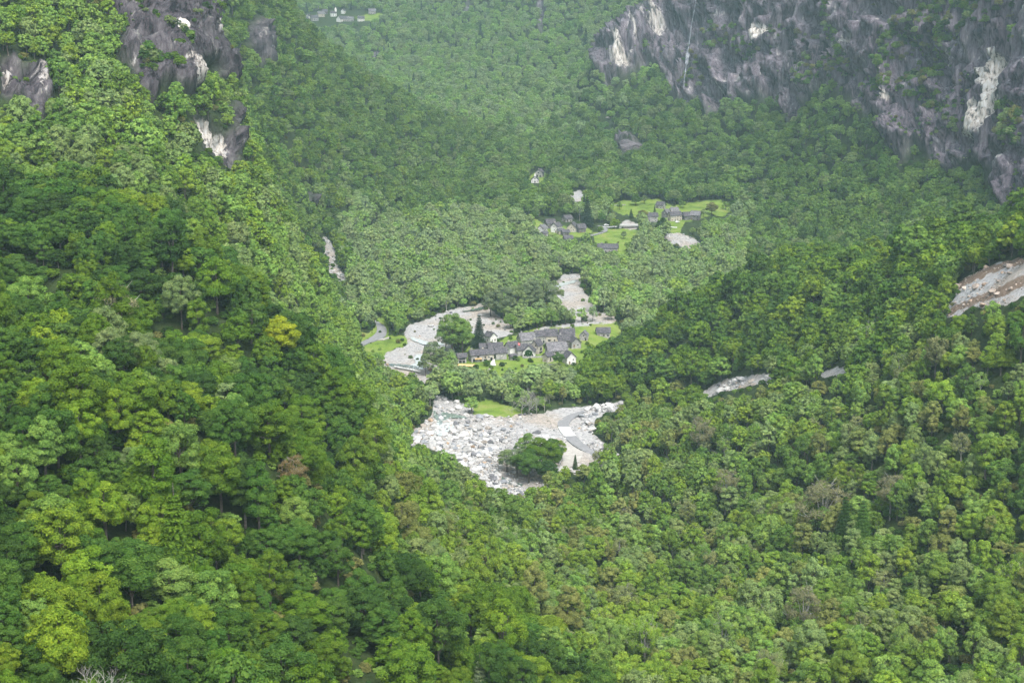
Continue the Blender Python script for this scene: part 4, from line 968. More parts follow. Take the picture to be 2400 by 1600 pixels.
drape('river_pool', z3([(455, 330), (520, 340), (640, 360), (745, 385), (765, 400), (700, 402), (600, 400), (560, 425), (520, 465), (490, 440), (470, 400), (455, 385)]), 640, 860, M_WPOOL)
drape('river_shallows', z3([(480, 440), (560, 430), (650, 470), (600, 520), (520, 560), (460, 540), (500, 480)]), 640, 860, M_WPALE)
drape('river_bend', z4([(600, 780), (660, 775), (670, 840), (640, 900), (560, 900), (500, 880), (590, 850), (570, 810)]), 780, 960, M_WPALE)
drape('river_arm', z4([(340, 850), (420, 855), (540, 865), (620, 880), (610, 895), (470, 885), (350, 865)]), 780, 960, M_WDARK)
drape('river_bend_upper', z4([(950, 440), (1040, 425), (1120, 400), (1150, 420), (1060, 435), (960, 446)]), 850, 1100, M_WDARK)
drape('river_channel', z4([(540, 640), (600, 655), (700, 690), (780, 690), (820, 705), (760, 712), (650, 705), (560, 670)]), 820, 1000, M_WPALE)
drape('river_outflow', z3([(1080, 930), (1130, 960), (1200, 990), (1280, 1010), (1260, 1030), (1150, 1010), (1080, 970)]), 560, 760, M_WDARK)
drape('river_far', z4([(1620, 262), (1740, 215), (1850, 195), (1840, 215), (1740, 240), (1630, 275)]), 900, 1200, M_WPALE)

# waterfall running down the right wall
def waterfall():
    path = resample(smooth_line([(1634, -60), (1632, 0), (1620, 60), (1617, 90), (1612, 120), (1611, 140), (1604, 180), (1602, 214)]), 60)
    m, ns, ls, b = mat('falling water', (.62, .66, .70), .5, .3)
    n = noise(ns, ls, .8, 4, ns.new('ShaderNodeNewGeometry').outputs['Position'], .7)
    r = ramp(ns, [(.40, (.10, .10, .12)), (.66, (.34, .36, .40))]); ls.new(n.outputs[0], r.inputs[0]); ls.new(r.outputs[0], b.inputs['Base Color'])
    sel = (GD > 1450) & (GD < 2100) & (GPX > 1560) & (GPX < 1670)
    vx, vy, vz = GX[sel], GY[sel], GZ[sel]; qx, qy = project(vx, vy, vz)
    V = []; Fq = []
    for i, (a, b_) in enumerate(path):
        d = (qx - a) ** 2 + (qy - b_) ** 2; near_ = np.argsort(d)[:14]; j = near_[np.argmin(vy[near_])]
        w = .35 + .6 * ((i * 37 % 11) / 11) ** 2 + (1.6 if 38 < i < 46 else 0)
        u, t = px_to_ut(a, b_); y_ = vy[j] - 1.2
        V += [(u * y_ - w, y_, t * y_), (u * y_, y_ - .8, t * y_), (u * y_ + w, y_, t * y_)]
    V = np.array(V); 
    for c_ in (1,):
        yy = V[:, 1].reshape(-1, 3); k_ = np.minimum.reduce([np.roll(yy, 1, 0), yy, np.roll(yy, -1, 0)]); k_[0] = yy[0]; k_[-1] = yy[-1]
        sc_ = (k_ / yy).reshape(-1); V = V * sc_[:, None]
    for i in range(len(path) - 1):
        for j in (0, 1): Fq.append((i * 3 + j, i * 3 + j + 1, i * 3 + j + 4, i * 3 + j + 3))
    obj('waterfall', mesh_np('waterfall', V, Fq, [m], smooth=True), label='thin white waterfall streaking down the dark right hand cliff', category='waterfall')
waterfall()

# ------------------------------------------------------------------ boulders and river stones
def stone_material():
    m, ns, ls, b = mat('river stone', rough=.85, spec=.2)
    t = attr(ns, 'tint', 'INSTANCER'); co = ns.new('ShaderNodeTexCoord').outputs['Object']
    n = noise(ns, ls, 2.2, 6, co, .7); r = ramp(ns, [(.3, (.55, .55, .56)), (.55, (.95, .95, .95)), (.7, (1.1, 1.08, 1.05))]); ls.new(n.outputs[0], r.inputs[0])
    ls.new(mix(ns, ls, 1.0, t.outputs['Color'], r.outputs[0], 'MULTIPLY'), b.inputs['Base Color'])
    bp = ns.new('ShaderNodeBump'); bp.inputs['Strength'].default_value = .5; bp.inputs['Distance'].default_value = .15
    ls.new(n.outputs[0], bp.inputs['Height']); ls.new(bp.outputs[0], b.inputs['Normal'])
    return m
M_STONE = stone_material()
def ico(sub):
    t = (1 + 5 ** .5) / 2
    V = [(-1, t, 0), (1, t, 0), (-1, -t, 0), (1, -t, 0), (0, -1, t), (0, 1, t), (0, -1, -t), (0, 1, -t), (t, 0, -1), (t, 0, 1), (-t, 0, -1), (-t, 0, 1)]
    Fc = [(0, 11, 5), (0, 5, 1), (0, 1, 7), (0, 7, 10), (0, 10, 11), (1, 5, 9), (5, 11, 4), (11, 10, 2), (10, 7, 6), (7, 1, 8), (3, 9, 4), (3, 4, 2), (3, 2, 6), (3, 6, 8), (3, 8, 9), (4, 9, 5), (2, 4, 11), (6, 2, 10), (8, 6, 7), (9, 8, 1)]
    V = [np.array(v) / np.linalg.norm(v) for v in V]
    for _ in range(sub):
        cache = {}; NF = []
        def mid(a, b):
            k = (min(a, b), max(a, b))
            if k not in cache: v = V[a] + V[b]; V.append(v / np.linalg.norm(v)); cache[k] = len(V) - 1
            return cache[k]
        for a, b, c in Fc:
            ab, bc, ca = mid(a, b), mid(b, c), mid(c, a); NF += [(a, ab, ca), (b, bc, ab), (c, ca, bc), (ab, bc, ca)]
        Fc = NF
    return np.array(V), np.array(Fc)
def rock_mesh(seed, sub=2, cuts=9):
    g = np.random.default_rng(seed); V, Fc = ico(sub); V = V.copy()
    for _ in range(cuts):
        n = g.normal(size=3); n /= np.linalg.norm(n); c = g.uniform(.55, .9)
        d = V @ n; V -= np.outer(np.clip(d - c, 0, None), n)
    V += (vnoise(V[:, 0] * 2 + 9, V[:, 1] * 2, V[:, 2] * 2, seed)[:, None] - .5) * .16 * V
    V *= np.array([g.uniform(.85, 1.25), g.uniform(.75, 1.1), g.uniform(.55, .85)])
    return mesh_np('boulder', V, Fc, [M_STONE])
ROCKS = [rock_mesh(200 + i) for i in range(8)]
ROCKS_S = [rock_mesh(300 + i, 1, 6) for i in range(6)]
rcol = bpy.data.collections.new('stone kinds')
for i, me in enumerate(ROCKS_S): rcol.objects.link(bpy.data.objects.new('s%02d' % i, me))
STONE_COL = [('white', (.72, .71, .69), 6), ('pale grey', (.56, .55, .54), 5), ('dark grey', (.22, .22, .235), 1.3), ('bluish grey', (.33, .345, .37), 1.4), ('orange', (.52, .38, .26), .35), ('tan', (.52, .46, .40), 1.3)]
SW = np.array([w for *_, w in STONE_COL]); SW = SW / SW.sum()
FIELDS = [   # outline, distance range, number of stones, size scale, words
 (GRAVEL[0][0], 600, 800, 12000, .85, 'boulder field'),
 ([(960, 1045), (1000, 1000), (1060, 990), (1150, 1020), (1180, 1060), (1170, 1120), (1240, 1150), (1180, 1165), (1110, 1120), (1060, 1070), (1020, 1050)], 600, 760, 5200, 1.35, 'boulder field'),
 (GRAVEL[1][0], 790, 960, 1100, .40, 'river bank'), (GRAVEL[2][0], 830, 1040, 1200, .38, 'river bank'), (GRAVEL[4][0], 900, 1130, 700, .42, 'river bank'),
 (GRAVEL[10][0], 450, 620, 1600, .6, 'right hand gully'), (GRAVEL[8][0], 640, 860, 900, .9, 'side stream'), ([(1385, 950), (1480, 943), (1420, 966), (1392, 990), (1388, 1018), (1368, 1010), (1360, 975)], 640, 820, 1200, 1.1, 'right bank of the ford'),
 (GRAVEL[11][0], 900, 1150, 900, 1.0, 'left side stream'), (GRAVEL[3][0], 700, 820, 400, .8, 'pool bank'), (GRAVEL[13][0], 1080, 1320, 700, .5, 'far riverbed'), (GRAVEL[12][0], 1150, 1400, 300, .5, 'far riverbed'),
]
ROADPOLY = [z3([(1830, 320), (1700, 355), (1585, 430), (1590, 485), (1640, 570), (1700, 625), (1610, 650), (1640, 850), (2100, 850), (1900, 680), (1810, 600), (1765, 550), (1715, 480), (1720, 430), (1850, 350)])]
SP_, SS_, SC_ = [], [], []
for poly, D0, D1, n, sc, words_ in FIELDS:
    xs = [p[0] for p in poly]; ys = [p[1] for p in poly]; got = 0
    # draw evenly over the ground, not over the picture
    a = np.array([ground_at(x_, y_, D0, D1) for x_, y_ in poly])
    X = rng.uniform(a[:, 0].min(), a[:, 0].max(), n * 3); Y = rng.uniform(a[:, 1].min(), a[:, 1].max(), n * 3)
    Z = height(X / Y, Y); px, py = project(X, Y, Z)
    k = inpoly(px, py, poly)
    for rp in ROADPOLY: k &= ~inpoly(px, py, rp)
    X, Y, Z = X[k][:n], Y[k][:n], Z[k][:n]; m_ = len(X)
    clus = fbm(X / 14, Y / 14, seed=91)
    r = .135 * (1 - rng.uniform(size=m_)) ** (-1 / 1.9) * sc * (.6 + 1.1 * clus)
    r = np.clip(r, .13, 2.0)
    if words_ == 'boulder field':     # finer towards the upper right where the bar is sand and gravel
        px, py = project(X, Y, Z); fine_ = np.clip((px - 1130) / 150, 0, 1) * np.clip((1045 - py) / 60, 0, 1)
        r = r * (1 - .72 * fine_)
    SP_.append(np.stack([X, Y, Z], 1)); SS_.append(r); SC_.append(np.full(m_, 0))
P = np.vstack(SP_); S = np.concatenate(SS_)
ci = rng.choice(len(STONE_COL), len(S), p=SW)
HAND = [(1011, 1046, 2.6, 0), (994, 1038, 1.9, 3), (1032, 1050, 1.6, 2), (1049, 1041, 1.3, 4), (1062, 1044, 1.5, 3), (1095, 1058, 3.2, 0), (1110, 1049, 1.7, 4), (1068, 1053, 1.8, 3), (1121, 1067, 1.4, 2), (1139, 1057, 1.7, 0),
        (1090, 1073, 1.8, 0), (1105, 1088, 2.0, 0), (1179, 1008, 1.9, 3), (1188, 1022, 1.7, 0), (1177, 1034, 1.8, 2), (1096, 1012, 1.6, 1), (1063, 1012, 1.9, 0), (1071, 1012, 1.3, 0), (1128, 1022, 1.6, 3), (1309, 1035, 2.2, 5), (1320, 1035, 2.0, 0), (1061, 1071, 1.1, 4),
        (977, 1014, 2.0, 5), (1092, 974, 1.6, 0), (1258, 1016, 2.1, 2), (1197, 1000, 1.1, 4), (1136, 1085, 1.2, 4), (1130, 1108, 1.4, 5), (1113, 1098, 1.7, 0), (1150, 1030, 1.4, 1), (1460, 948, 1.4, 0), (1358, 1006, 1.2, 4), (2366, 628, 1.5, 1), (2338, 692, 1.4, 0), (2350, 640, .9, 5), (2290, 672, .8, 5), (2241, 712, .9, 3), (2262, 680, 1.0, 1)]
for a, b, r, c in HAND:
    D0, D1 = (440, 640) if a > 2000 else (600, 860)
    P = np.vstack([P, ground_at(a, b, D0, D1)]); S = np.r_[S, r]; ci = np.r_[ci, c]
tintS = np.array([STONE_COL[c][1] for c in ci]) * rng.uniform(.46, .84, (len(ci), 1))
_gx = project(P[:, 0], P[:, 1], P[:, 2])[0] > 2050
tintS[_gx] = tintS[_gx] * np.array([.85, .72, .62])
spx, spy = project(P[:, 0], P[:, 1], P[:, 2])
vis = (spx > 0) & (spx < 2400)
score = S / P[:, 1] * vis
for poly in [z3([(1060, 800), (1250, 560), (1480, 600), (1680, 700), (1560, 980), (1300, 1010), (1080, 960)])]: score = score * np.where(inpoly(spx, spy, poly), .05, 1)
top = np.argsort(-score)[:230]; istop = np.zeros(len(S), bool); istop[top] = True
ix = np.nonzero(~istop)[0]; n = len(ix)
sq = np.stack([S[ix] * rng.uniform(.8, 1.3, n), S[ix] * rng.uniform(.8, 1.3, n), S[ix] * rng.uniform(.7, 1.1, n)], 1)
instance_points('river_stones', P[ix] + np.stack([np.zeros(n), np.zeros(n), S[ix] * .2], 1), rng.uniform(0, 6.28, (n, 3)) * np.array([.08, .08, 1]), sq, rng.integers(0, 6, n), tintS[ix], rcol,
                kind='stuff', label='loose white and grey stones covering the riverbed and stream gullies', category='river stones')
BOULD = []
for i in top:
    o = obj('boulder', ROCKS[rng.integers(8)], None, tuple(P[i] + (0, 0, S[i] * .28)), group='boulders on the riverbed and in the gullies')
    o.rotation_euler = (rng.normal(0, .15), rng.normal(0, .15), rng.uniform(0, 6.28)); o.scale = [S[i] * rng.uniform(.9, 1.15)] * 2 + [S[i]]
    o['tint'] = [float(v) for v in tintS[i]]; o['category'] = 'boulder'
    BOULD.append((o, i))
M_CRAG = simple('dark crag', (.045, .04, .05), (.16, .14, .15), .25, .95, .8)
def crag(px, py, wpx, hpx, D0, D1, label):
    x, y, z = ground_at(px, py, D0, D1); V, Fc = ico(4); V = V.copy(); g = np.random.default_rng(int(px))
    for _ in range(14):
        nn = g.normal(size=3); nn /= np.linalg.norm(nn); V -= np.outer(np.clip(V @ nn - g.uniform(.6, .92), 0, None), nn)
    V += (fbm(V[:, 0] * 3 + 5, V[:, 1] * 3, V[:, 2] * 5, seed=3)[:, None] - .5) * .4 * V
    o = obj('giant_boulder', mesh_np('giant_boulder', V, Fc, [M_CRAG]), None, (x, y, z), label=label, category='boulder')
    o.scale = (wpx * y / F / 2, wpx * y / F / 2.4, hpx * y / F)
crag(1472, 352, 70, 26, 1300, 2000, 'giant dark grey rock rounded like a dome rising from the forest below the right cliff')
crag(882, 142, 32, 18, 1900, 2600, 'distant dark rock standing in the forest below the upper village')

# ------------------------------------------------------------------ stone houses
def stone_wall(name, lo, mid_, hi):
    m, ns, ls, b = mat(name, rough=.95, spec=.1)
    co = ns.new('ShaderNodeTexCoord').outputs['Object']
    v = ns.new('ShaderNodeTexVoronoi'); v.inputs['Scale'].default_value = 1.0; ls.new(mapping(ns, ls, co, (2.2, 2.2, 4.5)), v.inputs['Vector'])
    n = noise(ns, ls, .7, 5, co, .65)
    s_ = math_n(ns, ls, 'MULTIPLY_ADD', math_n(ns, ls, 'MULTIPLY', v.outputs['Color'], .45), 1.0, math_n(ns, ls, 'MULTIPLY', n.outputs[0], .6))
    r = ramp(ns, [(.30, lo), (.52, mid_), (.75, hi)]); ls.new(s_, r.inputs[0]); ls.new(r.outputs[0], b.inputs['Base Color'])
    bp = ns.new('ShaderNodeBump'); bp.inputs['Strength'].default_value = .7; bp.inputs['Distance'].default_value = .12
    ls.new(v.outputs['Distance'], bp.inputs['Height']); ls.new(bp.outputs[0], b.inputs['Normal'])
    return m
W_GREY = stone_wall('grey dry stone', (.14, .14, .138), (.32, .31, .30), (.48, .47, .45))
W_CREAM = stone_wall('limewashed stone', (.24, .22, .18), (.44, .40, .34), (.58, .54, .47))
W_WHITE = stone_wall('white plaster', (.50, .49, .47), (.68, .67, .65), (.74, .73, .71))
W_DARK = stone_wall('dark stone', (.06, .06, .062), (.13, .13, .13), (.24, .23, .22))
M_ROOF = stone_wall('stone slab roof', (.032, .031, .036), (.075, .072, .082), (.17, .16, .17))
M_ROOFL = stone_wall('weathered slab roof', (.07, .07, .075), (.14, .135, .145), (.26, .25, .26))
M_HOLE = simple('dark opening', (.008, .008, .009), (.02, .02, .02), 1)
M_WOOD = simple('old wood', (.10, .065, .04), (.19, .13, .08), 3)
M_NEWWOOD = simple('new planks', (.52, .34, .16), (.68, .48, .25), 3)
m_, ns_, ls_, b_ = mat('window glass', (.03, .035, .04), .1, .5); M_GLASS = m_
W = dict(g=W_GREY, c=W_CREAM, w=W_WHITE, d=W_DARK)
def box(cx, cy_, cz, sx, sy, sz, rot=None):
    v = np.array([(a * sx / 2, b * sy / 2, c * sz / 2) for a in (-1, 1) for b in (-1, 1) for c in (-1, 1)])
    if rot is not None: v = v @ rot.T
    return v + (cx, cy_, cz), np.array([(0, 1, 3, 2), (4, 6, 7, 5), (0, 4, 5, 1), (2, 3, 7, 6), (0, 2, 6, 4), (1, 5, 7, 3)])
HOUSES = []
def house(px, py, L, Wd, h, r, rot, wall, label, D0, D1, wins=None, chim=1, light=False, detail=2, name='stone_house', ruin=False, cat='house', sinks=1.5):
    x, y, z = ground_at(px, py, D0, D1)
    # py is where the front foot of the wall shows: step back by half the depth
    a = R(rot); back = abs(math.sin(a)) * L / 2 + abs(math.cos(a)) * Wd / 2
    y += back * .8; x = x * y / (y - back * .8); z = max(z, float(height(np.array([x / y]), np.array([y]))[0]) - .6)
    e = empty(name, (x, y, z), a, label=label, category=cat)
    g = np.random.default_rng(int(px * 7 + py))
    hl, hw = L / 2, Wd / 2
    V = [(-hl, -hw, -sinks), (hl, -hw, -sinks), (hl, hw, -sinks), (-hl, hw, -sinks), (-hl, -hw, h), (hl, -hw, h), (hl, hw, h), (-hl, hw, h), (-hl, 0, h + r), (hl, 0, h + r)]
    me = bpy.data.meshes.new('wall'); me.from_pydata(V, [], [(0, 1, 5, 4), (2, 3, 7, 6), (3, 0, 4, 8, 7), (1, 2, 6, 9, 5), (4, 5, 9, 8), (6, 7, 8, 9), (0, 3, 2, 1)]); me.materials.append(W[wall])
    obj('wall', me, e)
    # roof: two thick slopes with eaves
    ov = .55; th = .22; sl = math.atan2(r, hw); ln = math.hypot(r, hw) + ov
    parts = []; cs = []
    rm = M_ROOFL if (light or g.uniform() < .10) else M_ROOF
    for sgn in (-1, 1):
        c_, s_ = math.cos(sl), math.sin(sl)
        Rm = np.array([[1, 0, 0], [0, c_, -s_ * -sgn], [0, s_ * -sgn, c_]])      # slope falls away from the ridge
        mid_y = sgn * (ln / 2) * c_; mid_z = h + r - (ln / 2) * s_ + th
        parts.append(box(0, mid_y, mid_z, L + 2 * ov, ln, th, Rm))
        if detail >= 1:
            rows = 7 if detail == 2 else 4; cols = max(4, int(L / (.95 if detail == 2 else 1.6)))
            for i in range(rows):
                d = (i + .5) / rows * ln
                for j in range(cols):
                    if ruin and g.uniform() < .18: continue
                    xx = -L / 2 - ov + (j + .5 + (i % 2) * .3) / cols * (L + 2 * ov) + g.uniform(-.1, .1)
                    if xx > hl + ov: continue
                    q = box(0, 0, 0, (L + 2 * ov) / cols * g.uniform(.85, 1.05), ln / rows * g.uniform(1.05, 1.25), g.uniform(.07, .16), Rm)
                    off_ = th * .5 + g.uniform(.05, .12)
                    cs.append((q[0] + (xx, sgn * d * c_ + 0 * off_, h + r - d * s_ + th + off_), q[1]))
    V_, F_ = join(parts); rf = obj('roof', mesh_np('roof', V_, F_, [rm]), e)
    V_, F_ = join([box(0, 0, h + r + th * 1.6, L + 2 * ov, .55, .22)]); obj('ridge', mesh_np('ridge', V_, F_, [M_ROOFL]), rf)
    if cs:
        V_, F_ = join(cs); obj('roof_slabs', mesh_np('roof_slabs', V_, F_, [rm]), rf, kind='stuff')
    for k in range(chim):
        cx = (-1 if k == 0 else 1) * hl * g.uniform(.55, .8); V_, F_ = join([box(cx, .3, h + r + .35, .8, .8, 1.5), box(cx, .3, h + r + 1.2, 1.05, 1.05, .14)])
        obj('chimney', mesh_np('chimney', V_, F_, [W_CREAM if g.uniform() < .5 else W_GREY]), rf)
    # openings: (side, along, sill height, width, height, kind)
    if wins is None:
        wins = []
        nf = max(1, int(L / 2.6))
        for k in range(nf):
            xx = (k + .5) / nf * L - hl + g.uniform(-.3, .3)
            if h > 3.8: wins.append(('f', xx, h * .62, .8, .95, 'window'))
            wins.append(('f', xx, h * .14 if g.uniform() < .55 else .05, .95, 1.15 if g.uniform() < .6 else 1.9, 'window' if g.uniform() < .6 else 'door'))
        for s_ in ('l', 'r'):
            wins.append((s_, 0, h * .95, .7, .8, 'window')); wins.append((s_, g.uniform(-.25, .25) * Wd, h * .35, .8, 1.0, 'window'))
            if g.uniform() < .5: wins.append((s_, g.uniform(-.3, .3) * Wd, .05, 1.0, 1.9, 'door'))
    for (sd, al, zz, ww, hh, kd) in wins:
        def fr(sx, sz, dep, o=0):
            if sd == 'f': return box(al, -hw - o, zz + hh / 2, sx, dep, sz)
            if sd == 'b': return box(al, hw + o, zz + hh / 2, sx, dep, sz)
            return box((-hl - o) if sd == 'l' else (hl + o), al, zz + hh / 2, dep, sx, sz)
        if kd == 'opening':
            obj('opening', mesh_np('opening', *fr(ww, hh, .06, .02), [M_HOLE]), e)
        elif kd == 'door':
            obj('door', mesh_np('door', *fr(ww, hh, .10, .03), [M_WOOD if g.uniform() < .6 else M_HOLE]), e)
        elif kd == 'balcony':
            b1 = box(al, -hw - .6, zz, ww, 1.2, .15); b2 = box(al, -hw - 1.15, zz + .55, ww, .08, .7)
            V_, F_ = join([b1, b2]); obj('balcony', mesh_np('balcony', V_, F_, [M_NEWWOOD]), e)
        else:
            p = []
            if sd in 'fb':
                s1 = -1 if sd == 'f' else 1
                for dx in (-1, 1): p.append(box(al + dx * ww / 2, s1 * (hw + .04), zz + hh / 2, .09, .12, hh + .09))
                for dz in (0, 1): p.append(box(al, s1 * (hw + .045), zz + dz * hh, ww, .12, .09))
            else:
                s1 = -1 if sd == 'l' else 1
                for dx in (-1, 1): p.append(box(s1 * (hl + .04), al + dx * ww / 2, zz + hh / 2, .12, .09, hh + .09))
                for dz in (0, 1): p.append(box(s1 * (hl + .045), al, zz + dz * hh, .12, ww, .09))
            V_, F_ = join(p); wf_ = obj('window', mesh_np('window', V_, F_, [M_WOOD if g.uniform() < .5 else W_WHITE]), e)
            obj('pane', mesh_np('pane', *fr(ww, hh, .05, .02), [M_GLASS]), wf_)
    HOUSES.append(e)
    return e
v = lambda px, py, L, Wd, h, r, rot, wall, label, **k: house(px, py, L, Wd, h, r, rot, wall, label, 760, 1000, **k)
v(1082, 851, 5.2, 4.6, 3.4, 2.0, 10, 'g', 'small stone barn with dark open front at the left end of the near village', chim=0, wins=[('f', -1.1, .1, 1.6, 1.6, 'opening'), ('f', 1.0, .1, 1.5, 1.5, 'opening'), ('f', 0, 2.1, 3.6, .9, 'opening'), ('l', 0, 1.5, .8, .9, 'window')])
v(1115, 849, 7.6, 6.6, 4.2, 2.5, 20, 'g', 'grey stone house with orange wooden balcony, second from the left in the near village', wins=[('f', .4, 1.9, 4.4, 1.2, 'balcony'), ('f', .6, 2.5, 1.4, 1.3, 'opening'), ('f', -2.2, .1, 1.4, 2, 'opening'), ('f', 2.2, .2, 1.4, 1.7, 'door'), ('l', 0, 2.6, .8, 1, 'window')])
v(1141, 846, 7.4, 6.2, 4.0, 2.4, 14, 'c', 'low house with cream front joined right of the balcony house', wins=[('f', -1.6, 1.8, 1.0, 1.2, 'window'), ('f', .6, 1.8, 1.0, 1.2, 'window'), ('f', 2.2, .1, 1.4, 2.0, 'opening'), ('f', -1.6, .0, 2.0, 1.3, 'opening')])
v(1134, 829, 5.4, 4.4, 3.6, 2.2, 8, 'g', 'small slab roof showing behind the balcony house', chim=0)
v(1160, 832, 8.8, 5.6, 4.2, 2.8, 10, 'd', 'dark roofed stone house behind the cream fronted row', chim=0)
v(1173, 843, 6.6, 5.4, 4.2, 2.4, 12, 'g', 'plain grey stone house beside the village lane, without balcony', chim=0, wins=[('f', .4, 1.2, .7, .8, 'window'), ('l', 0, 2.8, .8, .9, 'window')])
v(1199, 832, 7.0, 5.6, 4.6, 2.8, 38, 'w', 'whitish gabled house between the village lane and the ivy gable', wins=[('l', -.9, 2.6, .8, 1.0, 'window'), ('l', .9, 2.6, .8, 1.0, 'window'), ('l', 0, .2, 1.0, 1.9, 'door'), ('f', 1.2, .6, 1.0, 1.2, 'window')])
v(1222, 834, 6.8, 5.4, 3.6, 3.0, 18, 'g', 'stone house under the red flag left of the ivy gable', chim=0, wins=[('f', 1, .4, 1, 1.6, 'door')])
ivy = v(1240, 838, 6.4, 7.4, 3.4, 4.0, 84, 'w', 'white gabled house with round ivy on its front', chim=0, wins=[('l', -2.4, 1.2, .8, 1.2, 'window'), ('l', 2.6, 1.0, .8, 1.0, 'window')])
v(1233, 815, 9.6, 7.0, 4.6, 4.0, 24, 'g', 'big grey gabled house with cream front at the upper left of the village heart', wins=[('f', -2.6, .6, 1.0, 1.1, 'window'), ('f', -.6, .6, 1.0, 1.0, 'window'), ('f', 2.0, .2, 3.0, 1.7, 'opening'), ('l', 0, 4.2, .8, .8, 'window'), ('l', -1.2, 1.8, .8, .9, 'window')])
v(1266, 807, 6.6, 5.8, 5.2, 3.0, 12, 'g', 'stone house squeezed behind the cream gable in the village heart', light=False)
v(1291, 806, 7.6, 6.4, 5.2, 3.6, 8, 'c', 'high roofed house with cream wall, left neighbour of the twin chimney house', wins=[('f', -1.6, 1.8, 1.8, 1.2, 'opening'), ('f', 1.8, 1.8, .9, 1.1, 'window')])
v(1328, 804, 9.0, 6.4, 4.4, 4.2, 4, 'd', 'topmost house of the near village with two chimneys and a skylight', chim=2)
v(1321, 815, 7.0, 5.2, 4.6, 2.8, 4, 'd', 'dark house wedged below the twin chimney house', chim=1)
v(1258, 830, 6.0, 5.2, 5.2, 3.2, 60, 'c', 'cream gable house with two dark windows in the middle of the near village', wins=[('l', -1.0, 4.9, .9, .9, 'window'), ('l', -1.1, 2.4, 1.0, 1.3, 'window'), ('l', 1.0, 2.4, 1.0, 1.3, 'window'), ('f', .6, 1.8, 2.2, 1.8, 'opening'), ('f', .6, .1, 3.6, 1.1, 'opening')])
v(1303, 838, 12.0, 8.0, 4.2, 4.4, 14, 'g', 'largest house of the near village, wide weathered slab roof', chim=0, ruin=True)
v(1284, 850, 5.0, 4.4, 3.8, 1.8, 46, 'c', 'narrow stone hut with tall dark door below the largest roof', chim=0, wins=[('f', 0, .8, .9, 2.2, 'opening'), ('l', 0, .4, .8, 1.6, 'door')], ruin=True)
v(1334, 854, 6.6, 6.0, 4.2, 3.0, 112, 'w', 'white gable at the lower right corner of the near village', chim=0, wins=[('l', -1.2, 2.4, .8, 1, 'window'), ('l', 1.2, .2, .9, 1.8, 'door')])
v(1347, 817, 7.0, 6.2, 3.8, 2.8, 104, 'g', 'grey gabled house with two dark windows at the right side of the near village', chim=0, wins=[('l', -1.0, 1.8, 1.1, 1.0, 'window'), ('l', 1.4, 1.0, 1.0, 1.8, 'door')])
v(1369, 798, 5.2, 5.0, 3.0, 2.6, 80, 'g', 'roofless looking grey stone gable right of the twin chimney house', chim=0, ruin=True, light=True)
v(1413, 790, 8.4, 6.0, 2.6, 2.8, 4, 'g', 'lonely stone barn half hidden by trees right of the near village', chim=0)
v(1150, 804, 6.0, 5.2, 4.0, 2.4, 128, 'w', 'white cottage with dark roof on the meadow right of the spruce', chim=1, wins=[('l', -1.2, 1.0, .8, 1.3, 'window'), ('l', 1.0, 1.0, .8, 1.3, 'window'), ('b', 0, 1.0, .8, 1.2, 'window')])
v(1201, 844, 3.6, 3.0, 2.0, 1.2, 30, 'w', 'tiny white shed in front of the whitish gabled house', chim=0, detail=1)
v(1290, 866, 5.0, 4.2, 1.6, 1.0, -14, 'd', 'collapsed dark shed at the very bottom of the near village', chim=0, ruin=True, detail=1)
h2 = lambda px, py, L, Wd, h, r, rot, wall, label, **k: house(px, py, L, Wd, h, r, rot, wall, label, 1080, 1700, detail=k.pop('detail', 1), **k)
h2(1271, 549, 8.0, 6.4, 4.4, 3.0, 62, 'w', 'white gabled house at the left end of the middle hamlet')
h2(1276, 554, 5.0, 4.0, 2.0, 1.6, 40, 'g', 'low stone hut in front of the white gable of the middle hamlet', chim=0)
h2(1289, 536, 8.0, 6.4, 4.4, 3.4, 20, 'd', 'dark roofed house behind the white gable of the middle hamlet', chim=0)
h2(1304, 546, 8.4, 6.6, 5.0, 3.2, 58, 'w', 'tall whitish gable with chimney in the centre of the middle hamlet')
h2(1314, 550, 5.0, 4.6, 3.0, 1.6, 20, 'c', 'small cream house right of the tall whitish gable', chim=0)
h2(1342, 544, 9.0, 8.6, 3.6, 4.0, 74, 'c', 'broad stone gable at the right side of the middle hamlet', chim=0)
h2(1361, 546, 7.0, 6.4, 3.6, 3.4, 24, 'd', 'dark roof joined to the broad stone gable of the middle hamlet', chim=0)
h2(1325, 552, 6.0, 5.0, 2.6, 1.8, 12, 'd', 'flat dark shed between the two gables of the middle hamlet', chim=0)
h2(1329, 521, 7.4, 6.0, 2.8, 2.8, 34, 'g', 'reddish grey stone hut alone above the middle hamlet', chim=0)
h2(1331, 569, 7.0, 6.0, 3.0, 2.4, 10, 'd', 'dark roof sunk in the trees below the middle hamlet', chim=0)
h2(1424, 592, 16.0, 7.0, 3.4, 3.0, -6, 'g', 'long ruined stone barn alone at the foot of the green meadow', chim=1, ruin=True)
h2(1548, 490, 7.4, 6.0, 3.2, 3.0, -36, 'g', 'topmost stone barn above the meadow hamlet', chim=0)
h2(1561, 511, 7.4, 6.0, 4.0, 3.2, 60, 'd', 'dark gabled house at the left of the meadow hamlet core')
h2(1579, 506, 7.0, 6.4, 4.0, 3.0, 14, 'd', 'dark roof with two chimneys behind the long cream house', chim=2)
h2(1581, 519, 11.6, 6.0, 5.0, 3.0, 24, 'c', 'long cream house with a row of windows in the meadow hamlet')
h2(1612, 516, 9.6, 7.0, 3.4, 3.2, 16, 'd', 'left one of the joined dark barns at the right of the meadow hamlet', chim=0)
h2(1630, 516, 8.0, 7.0, 4.2, 3.4, -22, 'd', 'right one of the joined dark barns at the right of the meadow hamlet', chim=0)
